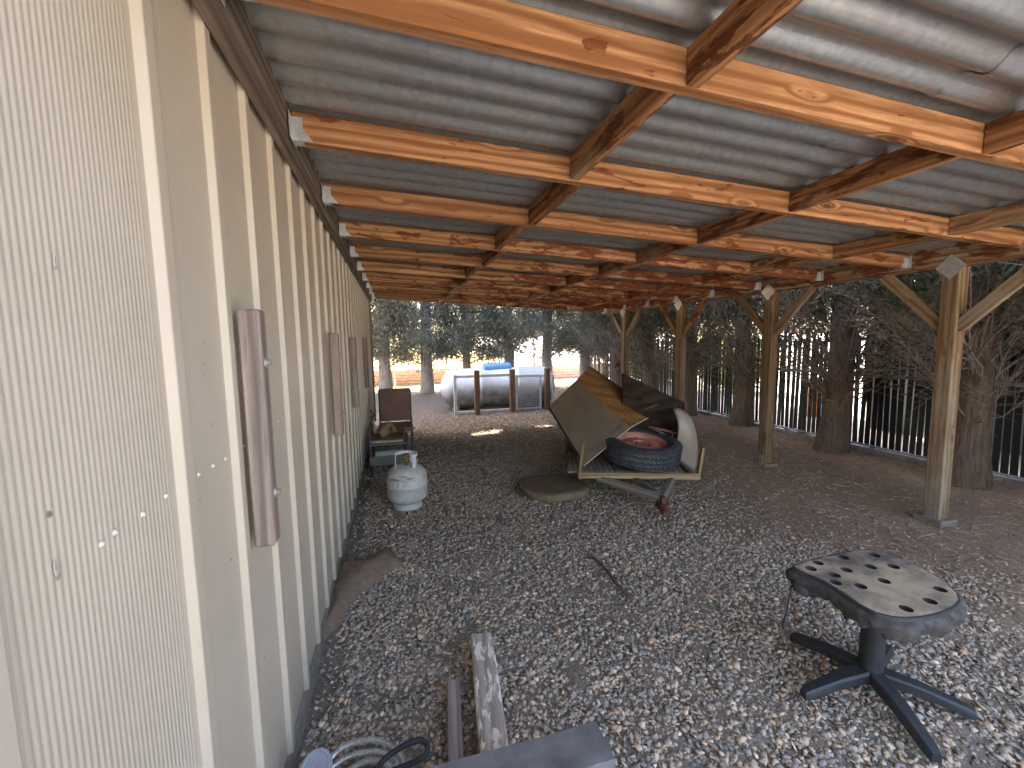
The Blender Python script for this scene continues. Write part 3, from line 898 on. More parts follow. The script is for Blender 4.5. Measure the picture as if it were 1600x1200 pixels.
pcpart(MB().lathe([(0,.312),(.018,.312),(.016,.335),(.02,.338),(.02,.355),(.008,.358),(.008,.366),(.024,.368),(.024,.378),(0,.38)], 16), 'valve', BRASS, smooth=True)
LAB = simple('paper_label', (.72,.72,.72), (.42,.43,.46), 60, .7, detail=2, lo=.42, hi=.5)
pcpart(arc_band(228, 262, .1476, .185, .228, .001), 'paper_label', LAB)

# ------------------------------------------------------------------ stand with junk, folding chair by the wall
RUST = simple('rust', (.27,.12,.065), (.10,.05,.035), 16, .85, .2, bump=.3)
DKMETAL = simple('dull_metal', (.20,.185,.165), (.10,.085,.075), 14, .6, .5)
BROWNV = simple('brown_vinyl', (.235,.11,.075), (.165,.072,.05), 7, .6)
GREENISH = simple('green_grey_board', (.21,.215,.17), (.13,.13,.10), 9, .8)
CARD = simple('cardboard', (.36,.24,.13), (.25,.155,.08), 9, .85)
BOOK = simple('printed_cover', (.30,.36,.30), (.10,.12,.11), 34, .6, detail=2, lo=.45, hi=.52)
DARK = simple('dark_rubber', (.055,.053,.052), (.028,.027,.027), 12, .75)
st = thing('metal_stand', (.25, 4.2, 0), 'low rusty metal stand holding junk against the siding', 'stand')
for x, y in ((.09, 3.98), (.41, 3.98), (.09, 4.42), (.41, 4.42)):
    MB().tube([(x, y, 0), (x, y, .47 if x < .2 and y < 4.1 else .30)], .011, 8).build('leg', DKMETAL, st, True)
MB().box((.075, 3.965, .165), (.425, 4.435, .185)).box((.08, 3.96, .11), (.42, 3.968, .19)).build('shelf', GREENISH, st, bevel=.002)
MB().box((.075, 3.965, .29), (.425, 4.435, .302)).build('top_shelf', GREENISH, st, bevel=.002)
def flat_book(name, x0, x1, y0, y1, z0, z1, mat, lab, cat='book', rz=0):
    t = thing(name, ((x0+x1)/2, (y0+y1)/2, z0), lab, cat)
    Mx = Matrix.Translation(((x0+x1)/2, (y0+y1)/2, 0)) @ Matrix.Rotation(R(rz), 4, 'Z')
    w, d = (x1-x0)/2, (y1-y0)/2
    MB().box((-w,-d,z0), (w,d,z0+.004), Mx).box((-w,-d,z1-.004), (w,d,z1), Mx).box((-w,-d,z0+.004), (-w+.004,d,z1-.004), Mx).build('cover', mat, t)
    MB().box((-w+.006,-d+.004,z0+.0045), (w-.004,d-.004,z1-.0045), Mx).build('pages', simple(name+'_pages', (.5,.45,.36), (.35,.3,.23), 30, .9), t)
flat_book('carton', .12, .37, 3.98, 4.2, .186, .235, BOOK, 'flat printed carton on the lower shelf of the stand', 'carton', 3)
flat_book('folded_mat', .10, .39, 4.0, 4.35, .303, .33, CARD, 'flat brown folder lying on top of the stand', 'folder', -4)
jb = thing('crumpled_bag', (.24, 4.2, .33), 'crumpled tan bag on top of the stand', 'bag')
bm = bmesh.new(); bmesh.ops.create_icosphere(bm, subdivisions=3, radius=1)
rr = random.Random(3)
for v in bm.verts:
    k = .75+.35*math.sin(v.co.x*5+1)*math.cos(v.co.y*4)+rr.uniform(-.07,.07)
    v.co = Vector((v.co.x*.11*k, v.co.y*.12*k, max(-.6, v.co.z)*.085*k+.05))
me = bpy.data.meshes.new('body'); bm.to_mesh(me); bm.free(); me.materials.append(CARD)
o = bpy.data.objects.new('body', me); col.objects.link(o); o.parent = jb
hs = thing('black_hose', (.33, 4.12, .33), 'short coil of black hose on the stand', 'hose')
MB().tube([(.33+.05*math.cos(a)*(1+.04*a), 4.12+.045*math.sin(a), .345+.006*a) for a in np.linspace(0, 9, 40)], .009, 8).build('coil', DARK, hs, True)
ch = thing('folding_chair', (.31, 4.75, 0), 'brown folding chair against the siding just beyond the junk stand', 'chair')
MB().box((-.165,-.018,0), (.165,.018,.36), Matrix.Translation((.315, 4.86, .355)) @ Matrix.Rotation(R(-8),4,'X')).build('backrest', BROWNV, ch, bevel=.012)
MB().box((.14, 4.48, .30), (.49, 4.84, .345)).build('seat', BROWNV, ch, bevel=.012)
for x in (.15, .48):
    MB().tube([(x, 4.42, 0), (x, 4.86, .36), (x, 4.92, .70)], .011, 8).build('leg', DKMETAL, ch, True)
    MB().tube([(x, 4.92, 0), (x, 4.55, .30)], .011, 8).build('leg', DKMETAL, ch, True)
rb = thing('rusty_bracket', (.07, 4.6, 0), 'rusty bent rods leaning on the siding beside the chair', 'scrap metal')
MB().tube([(.05,4.45,.0),(.055,4.6,.38),(.10,4.62,.47),(.06,4.66,.52)], .008, 6).build('rod', RUST, rb, True)
MB().tube([(.09,4.7,.0),(.06,4.74,.42),(.12,4.7,.5)], .007, 6).build('rod', DKMETAL, rb, True)
MB().box((.045,4.32,.0), (.075,4.75,.27)).build('plate', RUST, rb, bevel=.004)

# ------------------------------------------------------------------ trailer and its load
TO = Vector((2.085, 2.795, 0)); ux = Vector((.9363, -.3512, 0)); uy = Vector((.3512, .9363, 0))
def T(a, b, z): v = TO + ux*a + uy*b; return (v.x, v.y, z)
TMX = Matrix(((ux.x, uy.x, 0, TO.x), (ux.y, uy.y, 0, TO.y), (0, 0, 1, 0), (0, 0, 0, 1)))
tr = thing('utility_trailer', (2.3, 3.3, 0), 'small homemade wooden utility trailer with tongue and corner stakes', 'trailer')
for k in range(5):
    plank('deck_board', T(-.445+.089+.178*k-.089, .035, .188), T(-.445+.178*k, 1.15, .188), .175, .018, GREYWOOD, tr, bevel=.002)
plank('front_rail', T(-.455, .008, .176), T(.455, .008, .176), .035, .045, TANWOOD, tr, bevel=.003)
plank('rear_rail', T(-.44, 1.16, .172), T(.44, 1.16, .172), .035, .045, GREYWOOD, tr, bevel=.003)
for a in (-.43, .43): plank('side_rail', T(a, .03, .155), T(a, 1.14, .155), .035, .045, GREYWOOD, tr, bevel=.003)
plank('stake', T(-.44, .006, .2), T(-.415, .012, .425), .034, .02, TANWOOD, tr, upv=tuple(ux), bevel=.002)
plank('stake', T(.445, .006, .2), T(.475, .015, .395), .036, .022, TANWOOD, tr, upv=tuple(ux), bevel=.002)
plank('tongue_beam', T(-.30, .03, .145), T(.11, -.30, .115), .04, .05, GREYWOOD, tr, bevel=.003)
plank('tongue_beam', T(.27, .05, .15), T(.10, -.30, .115), .04, .05, GREYWOOD, tr, bevel=.003)
plank('tongue_beam', T(-.04, .05, .15), T(.085, -.24, .125), .035, .04, GREYWOOD, tr, bevel=.003)
MB().box((.07,-.40,.045), (.13,-.25,.10), TMX).tube([T(.1,-.40,.07), T(.1,-.44,.06)], [.034, .028], 10).box((.085,-.36,.10), (.115,-.30,.14), TMX).build('coupler', RUST, tr, bevel=.004)
MB().tube([T(-.48, .78, .16), T(.48, .78, .16)], .02, 8).build('axle', RUST, tr, True)
def wheel_parts(Mx, r, w, parent, rimmat, zig=True):
    n = 120; prof = []
    # tyre cross-section (radius, axial)
    h = w/2
    cs = [(r*.60,-h*.62),(r*.66,-h*.86),(r*.78,-h*1.0),(r*.90,-h*.95),(r*.965,-h*.80)]
    tread = [(-.80,1),(-.56,1),(-.50,.955),(-.43,.955),(-.37,1),(-.10,1),(-.05,.955),(.05,.955),(.10,1),(.37,1),(.43,.955),(.50,.955),(.56,1),(.80,1)]
    V = []; F = []; mi = []
    ring = cs + [(r*b, h*a) for a, b in tread] + [(p, -q_) for p, q_ in reversed(cs)] + [(r*.62, h*.3), (r*.62, -h*.3)]
    m = len(ring); t0, t1 = len(cs), len(cs)+len(tread)
    for k in range(n):
        a = 2*math.pi*k/n
        for i, (rr_, z) in enumerate(ring):
            if zig and t0 < i < t1-1: z = z + h*.055*(1 if k % 2 else -1)
            V.append(tuple(Mx @ Vector((rr_*math.cos(a), rr_*math.sin(a), z))))
    for k in range(n):
        k2 = (k+1) % n
        for i in range(m):
            j = (i+1) % m
            F.append((k*m+i, k2*m+i, k2*m+j, k*m+j))
            g = t0 <= i < t1 and (tread[i-t0][1] < 1 and i+1 < t1 and tread[i+1-t0][1] < 1)
            mi.append(1 if g else 0)
    me = np_mesh('tyre', np.array(V), [np.array(F)], [TYRE, TYREDUST], False, midx=mi)
    ty = link(bpy.data.objects.new('tyre', me), parent)
    R_ = r*.62
    rim = MB().lathe([(R_,-h*.7),(R_*1.03,-h*.72),(R_*1.03,-h*.66),(R_*.97,-h*.6),(R_*.95,h*.1),(R_*.93,h*.55),(R_*1.03,h*.66),(R_*1.05,h*.72),(R_*1.0,h*.74),(R_*.90,h*.56),(R_*.86,h*.30),(R_*.80,h*.22),(R_*.62,h*.34),(R_*.5,h*.46),(R_*.38,h*.46),(R_*.34,h*.30),(R_*.2,h*.28),(R_*.19,h*.36),(R_*.17,h*.36),(0,h*.30)], 48, Mx).build('rim', rimmat, parent, auto=.6)
    sp = MB()
    for k in range(14):
        a = 2*math.pi*k/14
        c, s = math.cos(a), math.sin(a)
        d = R_*.055
        rot = Mx @ Matrix.Rotation(a, 4, 'Z')
        sp.add([tuple(rot @ Vector(v)) for v in ((R_*.50,-d,h*.47),(R_*.84,-d*1.3,h*.25),(R_*.84,d*1.3,h*.25),(R_*.50,d,h*.47),(R_*.52,0,h*.53),(R_*.83,0,h*.36))],
               [(0,1,5,4),(3,4,5,2),(0,4,3),(1,2,5)])
    s_ = sp.build('spoke_rib', rimmat, None)
    s_.parent = rim
    for k in range(5):
        a = 2*math.pi*(k+.5)/5
        x, y = R_*.28*math.cos(a), R_*.28*math.sin(a)
        b_ = MB().lathe([(0,h*.40),(.008,h*.40),(.009,h*.28)], 6, Mx @ Matrix.Translation((x, y, 0))).build('lug_nut', RUST, None)
        b_.parent = rim
TYRE = simple('tyre_rubber', (.062,.062,.063), (.035,.035,.036), 14, .7)
TYREDUST = simple('tyre_groove_dust', (.34,.335,.32), (.14,.14,.135), 30, .9)
RIMRED = simple('rim_salmon', (.62,.27,.19), (.45,.16,.105), 10, .5, .1)
for a in (-.47, .47):
    Mw = TMX @ Matrix.Translation((a, .78, .17)) @ Matrix.Rotation(R(90), 4, 'Y')
    me_ = MB().lathe([(.06,-.05),(.15,-.05),(.168,-.03),(.168,.03),(.15,.05),(.06,.05)], 32, Mw).build('wheel', TYRE, tr, True)
    h_ = MB().lathe([(0,-.04),(.06,-.045),(.07,-.03),(.07,.03),(.06,.045),(0,.04)], 20, Mw).build('hub', RUST, None, True)
    h_.parent = me_; h_.matrix_parent_inverse = me_.matrix_basis.inverted()
sw = thing('spare_wheel', (2.215, 3.03, .2), 'black tyre on a salmon-red rim lying flat on the trailer deck', 'wheel')
WM = Matrix.Translation((2.255, 3.03, .325)) @ Matrix.Rotation(R(2), 4, 'Y') @ Matrix.Rotation(R(9), 4, 'X')
wheel_parts(WM, .31, .175, sw, RIMRED)
# tilted box
GREYPANEL = simple('drab_panel', (.165,.115,.066), (.115,.078,.043), 5, .4, bump=.05)
bx = thing('tilted_box', (1.78, 3.1, .2), 'open plywood box tipped up on the trailer, drab face to the front', 'box')
def solid(quad_, th, mb=None):
    q_ = [Vector(v) for v in quad_]
    n_ = (q_[1]-q_[0]).cross(q_[3]-q_[0]).normalized()*th
    mb = mb or MB()
    return mb.add([tuple(v) for v in q_]+[tuple(v-n_) for v in q_], [(0,1,2,3),(7,6,5,4),(0,4,5,1),(1,5,6,2),(2,6,7,3),(3,7,4,0)])
bA, bB, bC, bD = Vector((1.855,3.407,.877)), Vector((2.158,3.039,.498)), Vector((1.754,3.059,.211)), Vector((1.578,3.399,.641))
bE, bF = Vector((2.121,3.708,.959)), Vector((2.667,3.423,.528))
bG = bC+(bF-bB)*.9; bH = bD+(bE-bA)*.95
bG.z = max(bG.z, .22)
def mixv(a, b, k): return a+(b-a)*k
solid([bA, bD, bC, bB], .012).build('front_panel', GREYPANEL, bx)
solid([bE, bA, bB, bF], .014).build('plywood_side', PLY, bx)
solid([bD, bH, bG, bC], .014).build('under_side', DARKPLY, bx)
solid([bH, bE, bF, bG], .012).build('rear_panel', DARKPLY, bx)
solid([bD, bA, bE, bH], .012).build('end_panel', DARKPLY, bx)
nrm = (bD-bA).cross(bB-bA).normalized()
if nrm.y > 0: nrm = -nrm
l0, l1 = mixv(bC, bD, .10)+nrm*.004, mixv(bB, bA, .09)+nrm*.004
solid([l0, bC+nrm*.004, bB+nrm*.004, l1], -.008).build('lip', GREYPANEL, bx)
EDGE = simple('bare_edge', (.62,.53,.40), (.46,.37,.26), 20, .6)
MB().tube([l0+nrm*.003, l1+nrm*.003], .0035, 6).build('edge_strip', EDGE, bx)
MB().tube([bC+nrm*.004, bB+nrm*.004, bF], .006, 6).build('edge_strip', EDGE, bx)
nl = MB()
for k in range(16):
    u_, v_ = random.uniform(.08,.92), random.choice([.08,.5,.9])+random.uniform(-.04,.04)
    p_ = mixv(mixv(bA, bB, u_), mixv(bE, bF, u_), v_)
    nn = (bB-bA).cross(bE-bA).normalized()
    if nn.z < 0: nn = -nn
    nl.tube([p_-nn*.002, p_+nn*.003], .0045, 6)
nl.build('nail_heads', DARK, bx)
# weathered panel behind
wp = thing('weathered_panel', (2.55, 3.3, .2), 'dark weathered plywood panel standing behind the spare wheel', 'panel')
P0, P1, P2, P3 = Vector((2.26,3.35,.915)), Vector((2.83,3.26,.64)), Vector((2.775,3.20,.225)), Vector((2.22,3.27,.30))
solid([P0, P3, P2, P1], .016).build('sheet', DARKPLY, wp)
q0 = P0+Vector((-.02,-.02,-.01)); 
solid([mixv(P0,P1,.0)+Vector((-.01,-.022,.0)), mixv(P0,P3,.3)+Vector((-.01,-.022,0)), mixv(P1,P2,.3)*.0+mixv(mixv(P0,P3,.3),mixv(P1,P2,.3),.30)+Vector((0,-.022,0)), mixv(P0,P1,.30)+Vector((0,-.022,0))], .012).build('patch_board', DARKPLY, wp)
plank('edge_batten', P1+Vector((.006,-.012,0)), P2+Vector((.006,-.012,0)), .02, .016, RUST, wp, upv=(0,1,0))
ax_ = thing('rusty_hardware', (2.55, 3.05, .3), 'rusty rods and spring hardware lying against the dark panel', 'scrap metal')
MB().tube([(2.33,3.18,.60),(2.44,3.12,.655),(2.47,3.12,.66)], .008, 8).build('rod', RUST, ax_, True)
MB().tube([(2.38,3.12,.47),(2.55,3.1,.43),(2.63,3.09,.40)], .012, 8).build('bar', RUST, ax_, True)
MB().tube([(2.42,3.1,.45),(2.55,3.08,.39)], .008, 8).build('bar', DKMETAL, ax_, True)
MB().tube([(2.56,3.08,.33),(2.59,3.08,.41)], .009, 8).tube([(2.60,3.08,.36),(2.69,3.09,.345)], .016, 8).build('link', RUST, ax_, True)
MB().lathe([(.012,-.02),(.034,-.02),(.034,.02),(.012,.02)], 14, Matrix.Translation((2.70,3.08,.33)) @ Matrix.Rotation(R(70),4,'X'), True).build('hub', RUST, ax_, True)
# pale curved fender
fd = thing('pale_fender', (2.74, 3.0, .1), 'pale curved fender shell standing at the right side of the trailer', 'fender')
FENDM = simple('fender_pale', (.43,.36,.27), (.30,.24,.17), 5, .4)
V = []; F = []; N1, N2 = 16, 10
for i in range(N1+1):
    u_ = i/N1
    a = R(95 - 112*u_)
    ox, oz = 2.60 + .215*math.cos(a), .18 + .45*math.sin(a)
    for j in range(N2+1):
        v_ = j/N2
        x = 2.585 + (ox-2.585)*v_; z = .21 + (oz-.21)*v_
        V.append((x, 3.06 - .13*math.sin(v_*math.pi*.5)*(.4+.6*math.sin(math.pi*(.15+.7*u_))) + .10*v_**4, z))
for i in range(N1):
    for j in range(N2): F.append((i*(N2+1)+j, (i+1)*(N2+1)+j, (i+1)*(N2+1)+j+1, i*(N2+1)+j+1))
fo = MB().add(V, F).build('shell', FENDM, fd, True)
sm = fo.modifiers.new('thickness', 'SOLIDIFY'); sm.thickness = .006

# foam mat on the gravel
FOAM = simple('brown_foam', (.27,.19,.105), (.19,.13,.068), 9, .9, bump=.2)
mt = thing('foam_cushion', (1.53, 3.13, 0), 'flat brown half-round cushion lying on the gravel by the trailer', 'cushion')
mp = [(1.285,3.30),(1.255,3.18),(1.265,3.07),(1.31,2.97),(1.39,2.905),(1.5,2.885),(1.69,2.905),(1.77,2.98),(1.805,3.119),(1.78,3.27),(1.704,3.36),(1.57,3.40),(1.423,3.40),(1.33,3.37)]
MB().prism(mp, .008, .062).build('pad', FOAM, mt, bevel=.012, auto=.5)
mc_ = (1.53, 3.13)
MB().prism([(mc_[0]+(x-mc_[0])*.9, mc_[1]+(y-mc_[1])*.9) for x, y in mp], .0622, .067).build('top_cover', simple('worn_cover', (.22,.148,.08), (.13,.085,.046), 12, .9, bump=.3), mt, bevel=.002)

# ------------------------------------------------------------------ stool
FOAMTOP = simple('dusty_seat', (.46,.345,.215), (.13,.105,.08), 9, .9, bump=.25, lo=.34, hi=.60)
BLACKPL = simple('black_plastic', (.042,.043,.046), (.025,.025,.027), 20, .5)
TORN = simple('torn_fabric', (.105,.092,.08), (.035,.032,.03), 30, .95, bump=.6)
stl = thing('office_stool', (1.86, .983, 0), 'legless-backed swivel stool with bare holed seat and black star base', 'stool')
stl['label'] = 'swivel stool with dusty bare holed seat and black star base'
outl = [(1.642,1.112),(1.75,1.122),(1.864,1.128),(1.95,1.128),(2.005,1.118),(2.035,1.095),(2.050,1.05),(2.050,.99),(2.035,.93),(2.011,.876),(1.973,.83),(1.935,.805),(1.893,.791),(1.84,.783),(1.793,.780),(1.74,.783),(1.697,.79),(1.66,.805),(1.632,.835),(1.628,.88),(1.640,.94),(1.648,1.0),(1.632,1.06),(1.628,1.095)]
seat = MB().prism(outl, .388, .42).build('seat_pan', FOAMTOP, None, bevel=.008, auto=.5)
holes = [(1.738,1.094),(1.86,1.096),(1.981,1.077),(1.68,1.072),(1.785,1.031),(1.883,1.022),(1.958,1.001),(1.717,1.019),(1.677,.985),(1.832,.946),(1.731,.946),(1.945,.863),(1.844,.83),(1.737,.825)]
cm = MB()
for x, y in holes: cm.lathe([(0,.397),(.0155,.397),(.0175,.43),(0,.43)], 20, Matrix.Translation((x, y, 0)))
cut = cm.build('cutter', BLACKPL, None)
cut.data.materials.append(DARK)
for f in cut.data.polygons: f.material_index = 1  # hole walls coloured dark to stand in for shade inside the holes
seat.data.materials.append(DARK)
for f in seat.data.polygons:
    if f.center.z < .4195: f.material_index = 1
bo = seat.modifiers.new('b', 'BOOLEAN'); bo.operation = 'DIFFERENCE'; bo.object = cut; bo.solver = 'EXACT'
bpy.context.view_layer.update()
dg = bpy.context.evaluated_depsgraph_get()
nme = bpy.data.meshes.new_from_object(seat.evaluated_get(dg))
nme.name = 'seat_pan'
seat.modifiers.clear(); seat.data = nme
bpy.data.objects.remove(cut)
seat.parent = stl; seat.matrix_parent_inverse = Matrix.Translation(-stl.location)
# torn fabric skirt round the rim
sk = MB(); V = []; F = []
no = 96
oc = Vector((1.84, .95, 0))
op = [Vector((x, y, 0)) for x, y in outl]
tot = [(op[(i+1) % len(op)]-op[i]).length for i in range(len(op))]
per = sum(tot)
def along(s_):
    s_ = (s_ % 1)*per
    for i, l_ in enumerate(tot):
        if s_ <= l_: return mixv(op[i], op[(i+1) % len(op)], s_/l_)
        s_ -= l_
    return op[0]
rr = random.Random(5)
for i in range(no):
    p = along(i/no); dvec = (p-oc).normalized()
    j = rr.uniform
    dep = .012 + .020*abs(math.sin(i*.33))+j(0,.022)
    for k, (off, z) in enumerate(((-.006,.412),(.010+j(0,.004),.402),(.013+j(-.004,.007),.388),(.008+j(-.006,.008),.388-dep*.6),(-.012+j(-.008,.01),.388-dep))):
        v = p+dvec*off; V.append((v.x, v.y, z+j(-.002,.002)))
for i in range(no):
    i2 = (i+1) % no
    for k in range(4): F.append((i*5+k, i2*5+k, i2*5+k+1, i*5+k+1))
sko = sk.add(V, F).build('torn_skirt', TORN, stl, True)
MB().tube([(1.632,1.085,.385),(1.618,1.09,.35),(1.612,1.095,.27),(1.60,1.10,.2)], .003, 6).build('hanging_strap', DARK, stl, True)
MB().tube([(1.64,1.10,.372),(1.622,1.07,.366),(1.618,1.03,.362)], [.014,.017,.012], 8).build('fabric_clump', DARK, stl, True)
MB().box((1.76,.90,.366), (1.95,1.06,.388)).build('mounting_plate', BLACKPL, stl, bevel=.004)
MB().lathe([(0,.062),(.034,.062),(.034,.25),(.043,.25),(.043,.368),(0,.368)], 28, Matrix.Translation((1.86,.985,0))).build('column', BLACKPL, stl, auto=.6)
for (x, y) in ((1.807,1.237),(1.596,1.008),(1.753,.734),(2.035,.798),(2.10,1.085)):
    d = Vector((x-1.86, y-.985, 0)); L = d.length; a = math.atan2(d.y, d.x)
    Mx = Matrix.Translation((1.86, .985, 0)) @ Matrix.Rotation(a, 4, 'Z')
    V = []
    for s_, w_, zt, zb in ((.012,.030,.088,.055),(L*.5,.024,.075,.045),(L*.92,.019,.052,.022),(L,.013,.042,.016)):
        for yy_, zz_ in ((-w_,zb),(w_,zb),(w_*.96,zt-.006),(w_*.7,zt),(-w_*.7,zt),(-w_*.96,zt-.006)): V.append(tuple(Mx @ Vector((s_, yy_, zz_))))
    F = []
    for i in range(3):
        for k in range(6): F.append((i*6+k, i*6+(k+1) % 6, (i+1)*6+(k+1) % 6, (i+1)*6+k))
    F += [tuple(reversed(range(6))), tuple(range(18, 24))]
    MB().add(V, F).build('leg', BLACKPL, stl, auto=.7)

# ------------------------------------------------------------------ foreground scrap
t1 = thing('peeling_timber', (.57, 1.3, 0), 'thick weathered timber with peeling white paint in the foreground', 'timber')
plank('timber', (.534, .86, .047), (.615, 1.53, .047), .082, .085, PAINTED, t1, bevel=.006, rough=.0015)
t2 = thing('short_plank', (.46, 1.2, 0), 'thin brown plank lying left of the peeling timber', 'plank')
plank('plank', (.435, .93, .032), (.483, 1.366, .032), .043, .058, OLDBOARD, t2, bevel=.003)
stt = thing('steel_box_rail', (.5, .93, .09), 'black steel box rail lying across the timbers at the bottom edge', 'steel rail')
rl = MB()
for (y0, y1, z0, z1) in ((.882,.992,.148,.152), (.882,.992,.092,.096), (.882,.886,.096,.148), (.988,.992,.096,.148)):
    rl.box((.05, y0, z0), (.834, y1, z1))
rl.build('tube', STEEL, stt)
MB().box((.80,.885,.0966), (.832,.988,.1475)).build('end_cap', DKMETAL, stt)
CONDUIT = simple('conduit_metal', (.82,.80,.77), (.65,.63,.6), 30, .3, .75)
def smooth_path(P, n=10):
    P = [Vector(p) for p in P]; out = []
    for i in range(len(P)-1):
        p0, p1, p2, p3 = P[max(i-1,0)], P[i], P[i+1], P[min(i+2,len(P)-1)]
        for k in range(n):
            t_ = k/n
            out.append(.5*((2*p1)+(p2-p0)*t_+(2*p0-5*p1+4*p2-p3)*t_*t_+(3*p1-p0-3*p2+p3)*t_**3))
    out.append(P[-1])
    return out
cd = thing('flexible_conduit', (.2, 1.15, 0), 'coiled silver flexible conduit beside the shed wall at the bottom edge', 'conduit')
for pts in ([(.075,1.10,.05),(.117,1.18,.06),(.162,1.2,.07),(.233,1.194,.07),(.286,1.164,.06),(.315,1.119,.05),(.303,1.06,.04),(.24,1.02,.035),(.15,1.03,.03)],
            [(.085,1.12,.045),(.118,1.165,.045),(.172,1.183,.05),(.242,1.174,.05),(.281,1.151,.045),(.298,1.12,.04),(.28,1.05,.03)],
            [(.12,1.08,.03),(.145,1.127,.04),(.191,1.155,.045),(.243,1.152,.045),(.294,1.112,.035),(.31,1.05,.03)]):
    sp_ = smooth_path(pts, 40)
    MB().tube(sp_, [.0092 if (k//2) % 2 else .0062 for k in range(len(sp_))], 10).build('coil', CONDUIT, cd, False)
cb = thing('black_cable', (.3, 1.1, 0), 'loop of black cable over the silver conduit', 'cable')
MB().tube(smooth_path([(.20,1.0,.05),(.239,1.071,.085),(.263,1.105,.09),(.313,1.13,.09),(.358,1.138,.088),(.379,1.117,.088),(.369,1.087,.088),(.329,1.077,.086),(.263,1.070,.08),(.19,1.05,.05)], 10), .0075, 10).build('cable', DARK, cb, True)
dk = thing('grey_disc', (.087, 1.141, .06), 'round grey plastic disc lying against the conduit by the wall', 'disc')
MB().lathe([(0,-.004),(.040,-.004),(.044,0),(.042,.005),(.036,.006),(.034,.004),(.008,.004),(.008,.0015),(0,.0015)], 36, Matrix.Translation((.087,1.135,.085)) @ Matrix.Rotation(R(32),4,'X') @ Matrix.Rotation(R(-14),4,'Y')).build('disc', simple('grey_plastic', (.46,.46,.48), (.36,.36,.38), 12, .5), dk, auto=.5)
MB().tube([(.087,1.15,.0),(.087,1.14,.082)], .008, 8).build('stem', DKMETAL, dk, True)

# ------------------------------------------------------------------ dirt mound by the wall
MOUND = simple('bare_dirt', (.30,.205,.135), (.21,.138,.088), 30, .95, bump=.3)
mpoly = np.array([(-.02,1.80),(.06,1.92),(.12,2.07),(.24,2.22),(.34,2.34),(.26,2.56),(.13,2.42),(-.02,2.40)])
def inpoly(x, y, P):
    r_ = np.zeros(np.shape(x), bool); n = len(P)
    for i in range(n):
        x0, y0 = P[i]; x1, y1 = P[(i+1) % n]
        c_ = ((y0 > y) != (y1 > y)) & (x < (x1-x0)*(y-y0)/(y1-y0+1e-12)+x0)
        r_ ^= c_
    return r_
def edged(x, y, P):
    d = np.full(np.shape(x), 9.)
    for i in range(len(P)):
        a = P[i]; b = P[(i+1) % len(P)]; ab = b-a
        t_ = np.clip(((x-a[0])*ab[0]+(y-a[1])*ab[1])/(ab@ab), 0, 1)
        d = np.minimum(d, np.hypot(x-a[0]-t_*ab[0], y-a[1]-t_*ab[1]))
    return np.where(inpoly(x, y, P), d, -d)
mx, my = np.meshgrid(np.arange(-.03, .46, .012), np.arange(1.68, 2.70, .012), indexing='ij')
ed = edged(mx, my, mpoly) + .035*np.clip(.1-mx, 0, .1)/.1
mz = hz(mx, my) + .075*(1-np.exp(-np.clip(ed, 0, 1)/.05)) - np.where(ed < 0, np.minimum(-ed*1.2, .05), 0) + rng.normal(0, .0022, mx.shape) - .004
n1, n2 = mx.shape
ii, jj = np.meshgrid(np.arange(n1-1), np.arange(n2-1), indexing='ij')
q = np.stack([ii*n2+jj, (ii+1)*n2+jj, (ii+1)*n2+jj+1, ii*n2+jj+1], -1).reshape(-1, 4)
mo = link(bpy.data.objects.new('dirt_mound', np_mesh('dirt_mound', np.stack([mx, my, mz], -1).reshape(-1, 3), [q], MOUND, True)))
tag(mo, 'low mound of bare tan dirt at the foot of the shed wall', 'dirt mound', kind='structure')

# ------------------------------------------------------------------ gravel
def stone_variants(n, npts, seed):
    rr = np.random.default_rng(seed); out = []
    for k in range(n):
        P = rr.normal(size=(npts, 3)); P /= np.linalg.norm(P, axis=1)[:, None]
        P = P*rr.uniform(.85, 1.05, (npts, 1))*np.array([1.0, rr.uniform(.62, .9), rr.uniform(.42, .65)])
        bm = bmesh.new()
        for p in P: bm.verts.new(p)
        bmesh.ops.convex_hull(bm, input=bm.verts)
        bmesh.ops.delete(bm, geom=[v for v in bm.verts if not v.link_faces], context='VERTS')
        bmesh.ops.triangulate(bm, faces=bm.faces)
        bm.verts.index_update()
        out.append((np.array([v.co[:] for v in bm.verts]), np.array([[v.index for v in f.verts] for f in bm.faces])))
        bm.free()
    return out
SV_N = stone_variants(16, 14, 1)
SV_F = stone_variants(10, 9, 2)
edge_y = [.3, 1.0, 1.26, 1.65, 1.92, 2.43, 3.2, 4.1, 5.5, 7.2]
edge_x = [2.85, 2.85, 2.85, 2.62, 2.48, 2.45, 2.7, 3.0, 3.1, 3.1]
pal = np.array([1.62, 1.42, 1.15])*np.array([[.245,.24,.245],[.31,.30,.295],[.19,.188,.195],[.14,.138,.145],[.40,.34,.285],[.46,.385,.325],[.33,.275,.23],[.52,.49,.45],[.43,.31,.25],[.27,.25,.235]])
pw = np.array([.2,.16,.16,.09,.10,.07,.08,.05,.04,.05]); pw /= pw.sum()
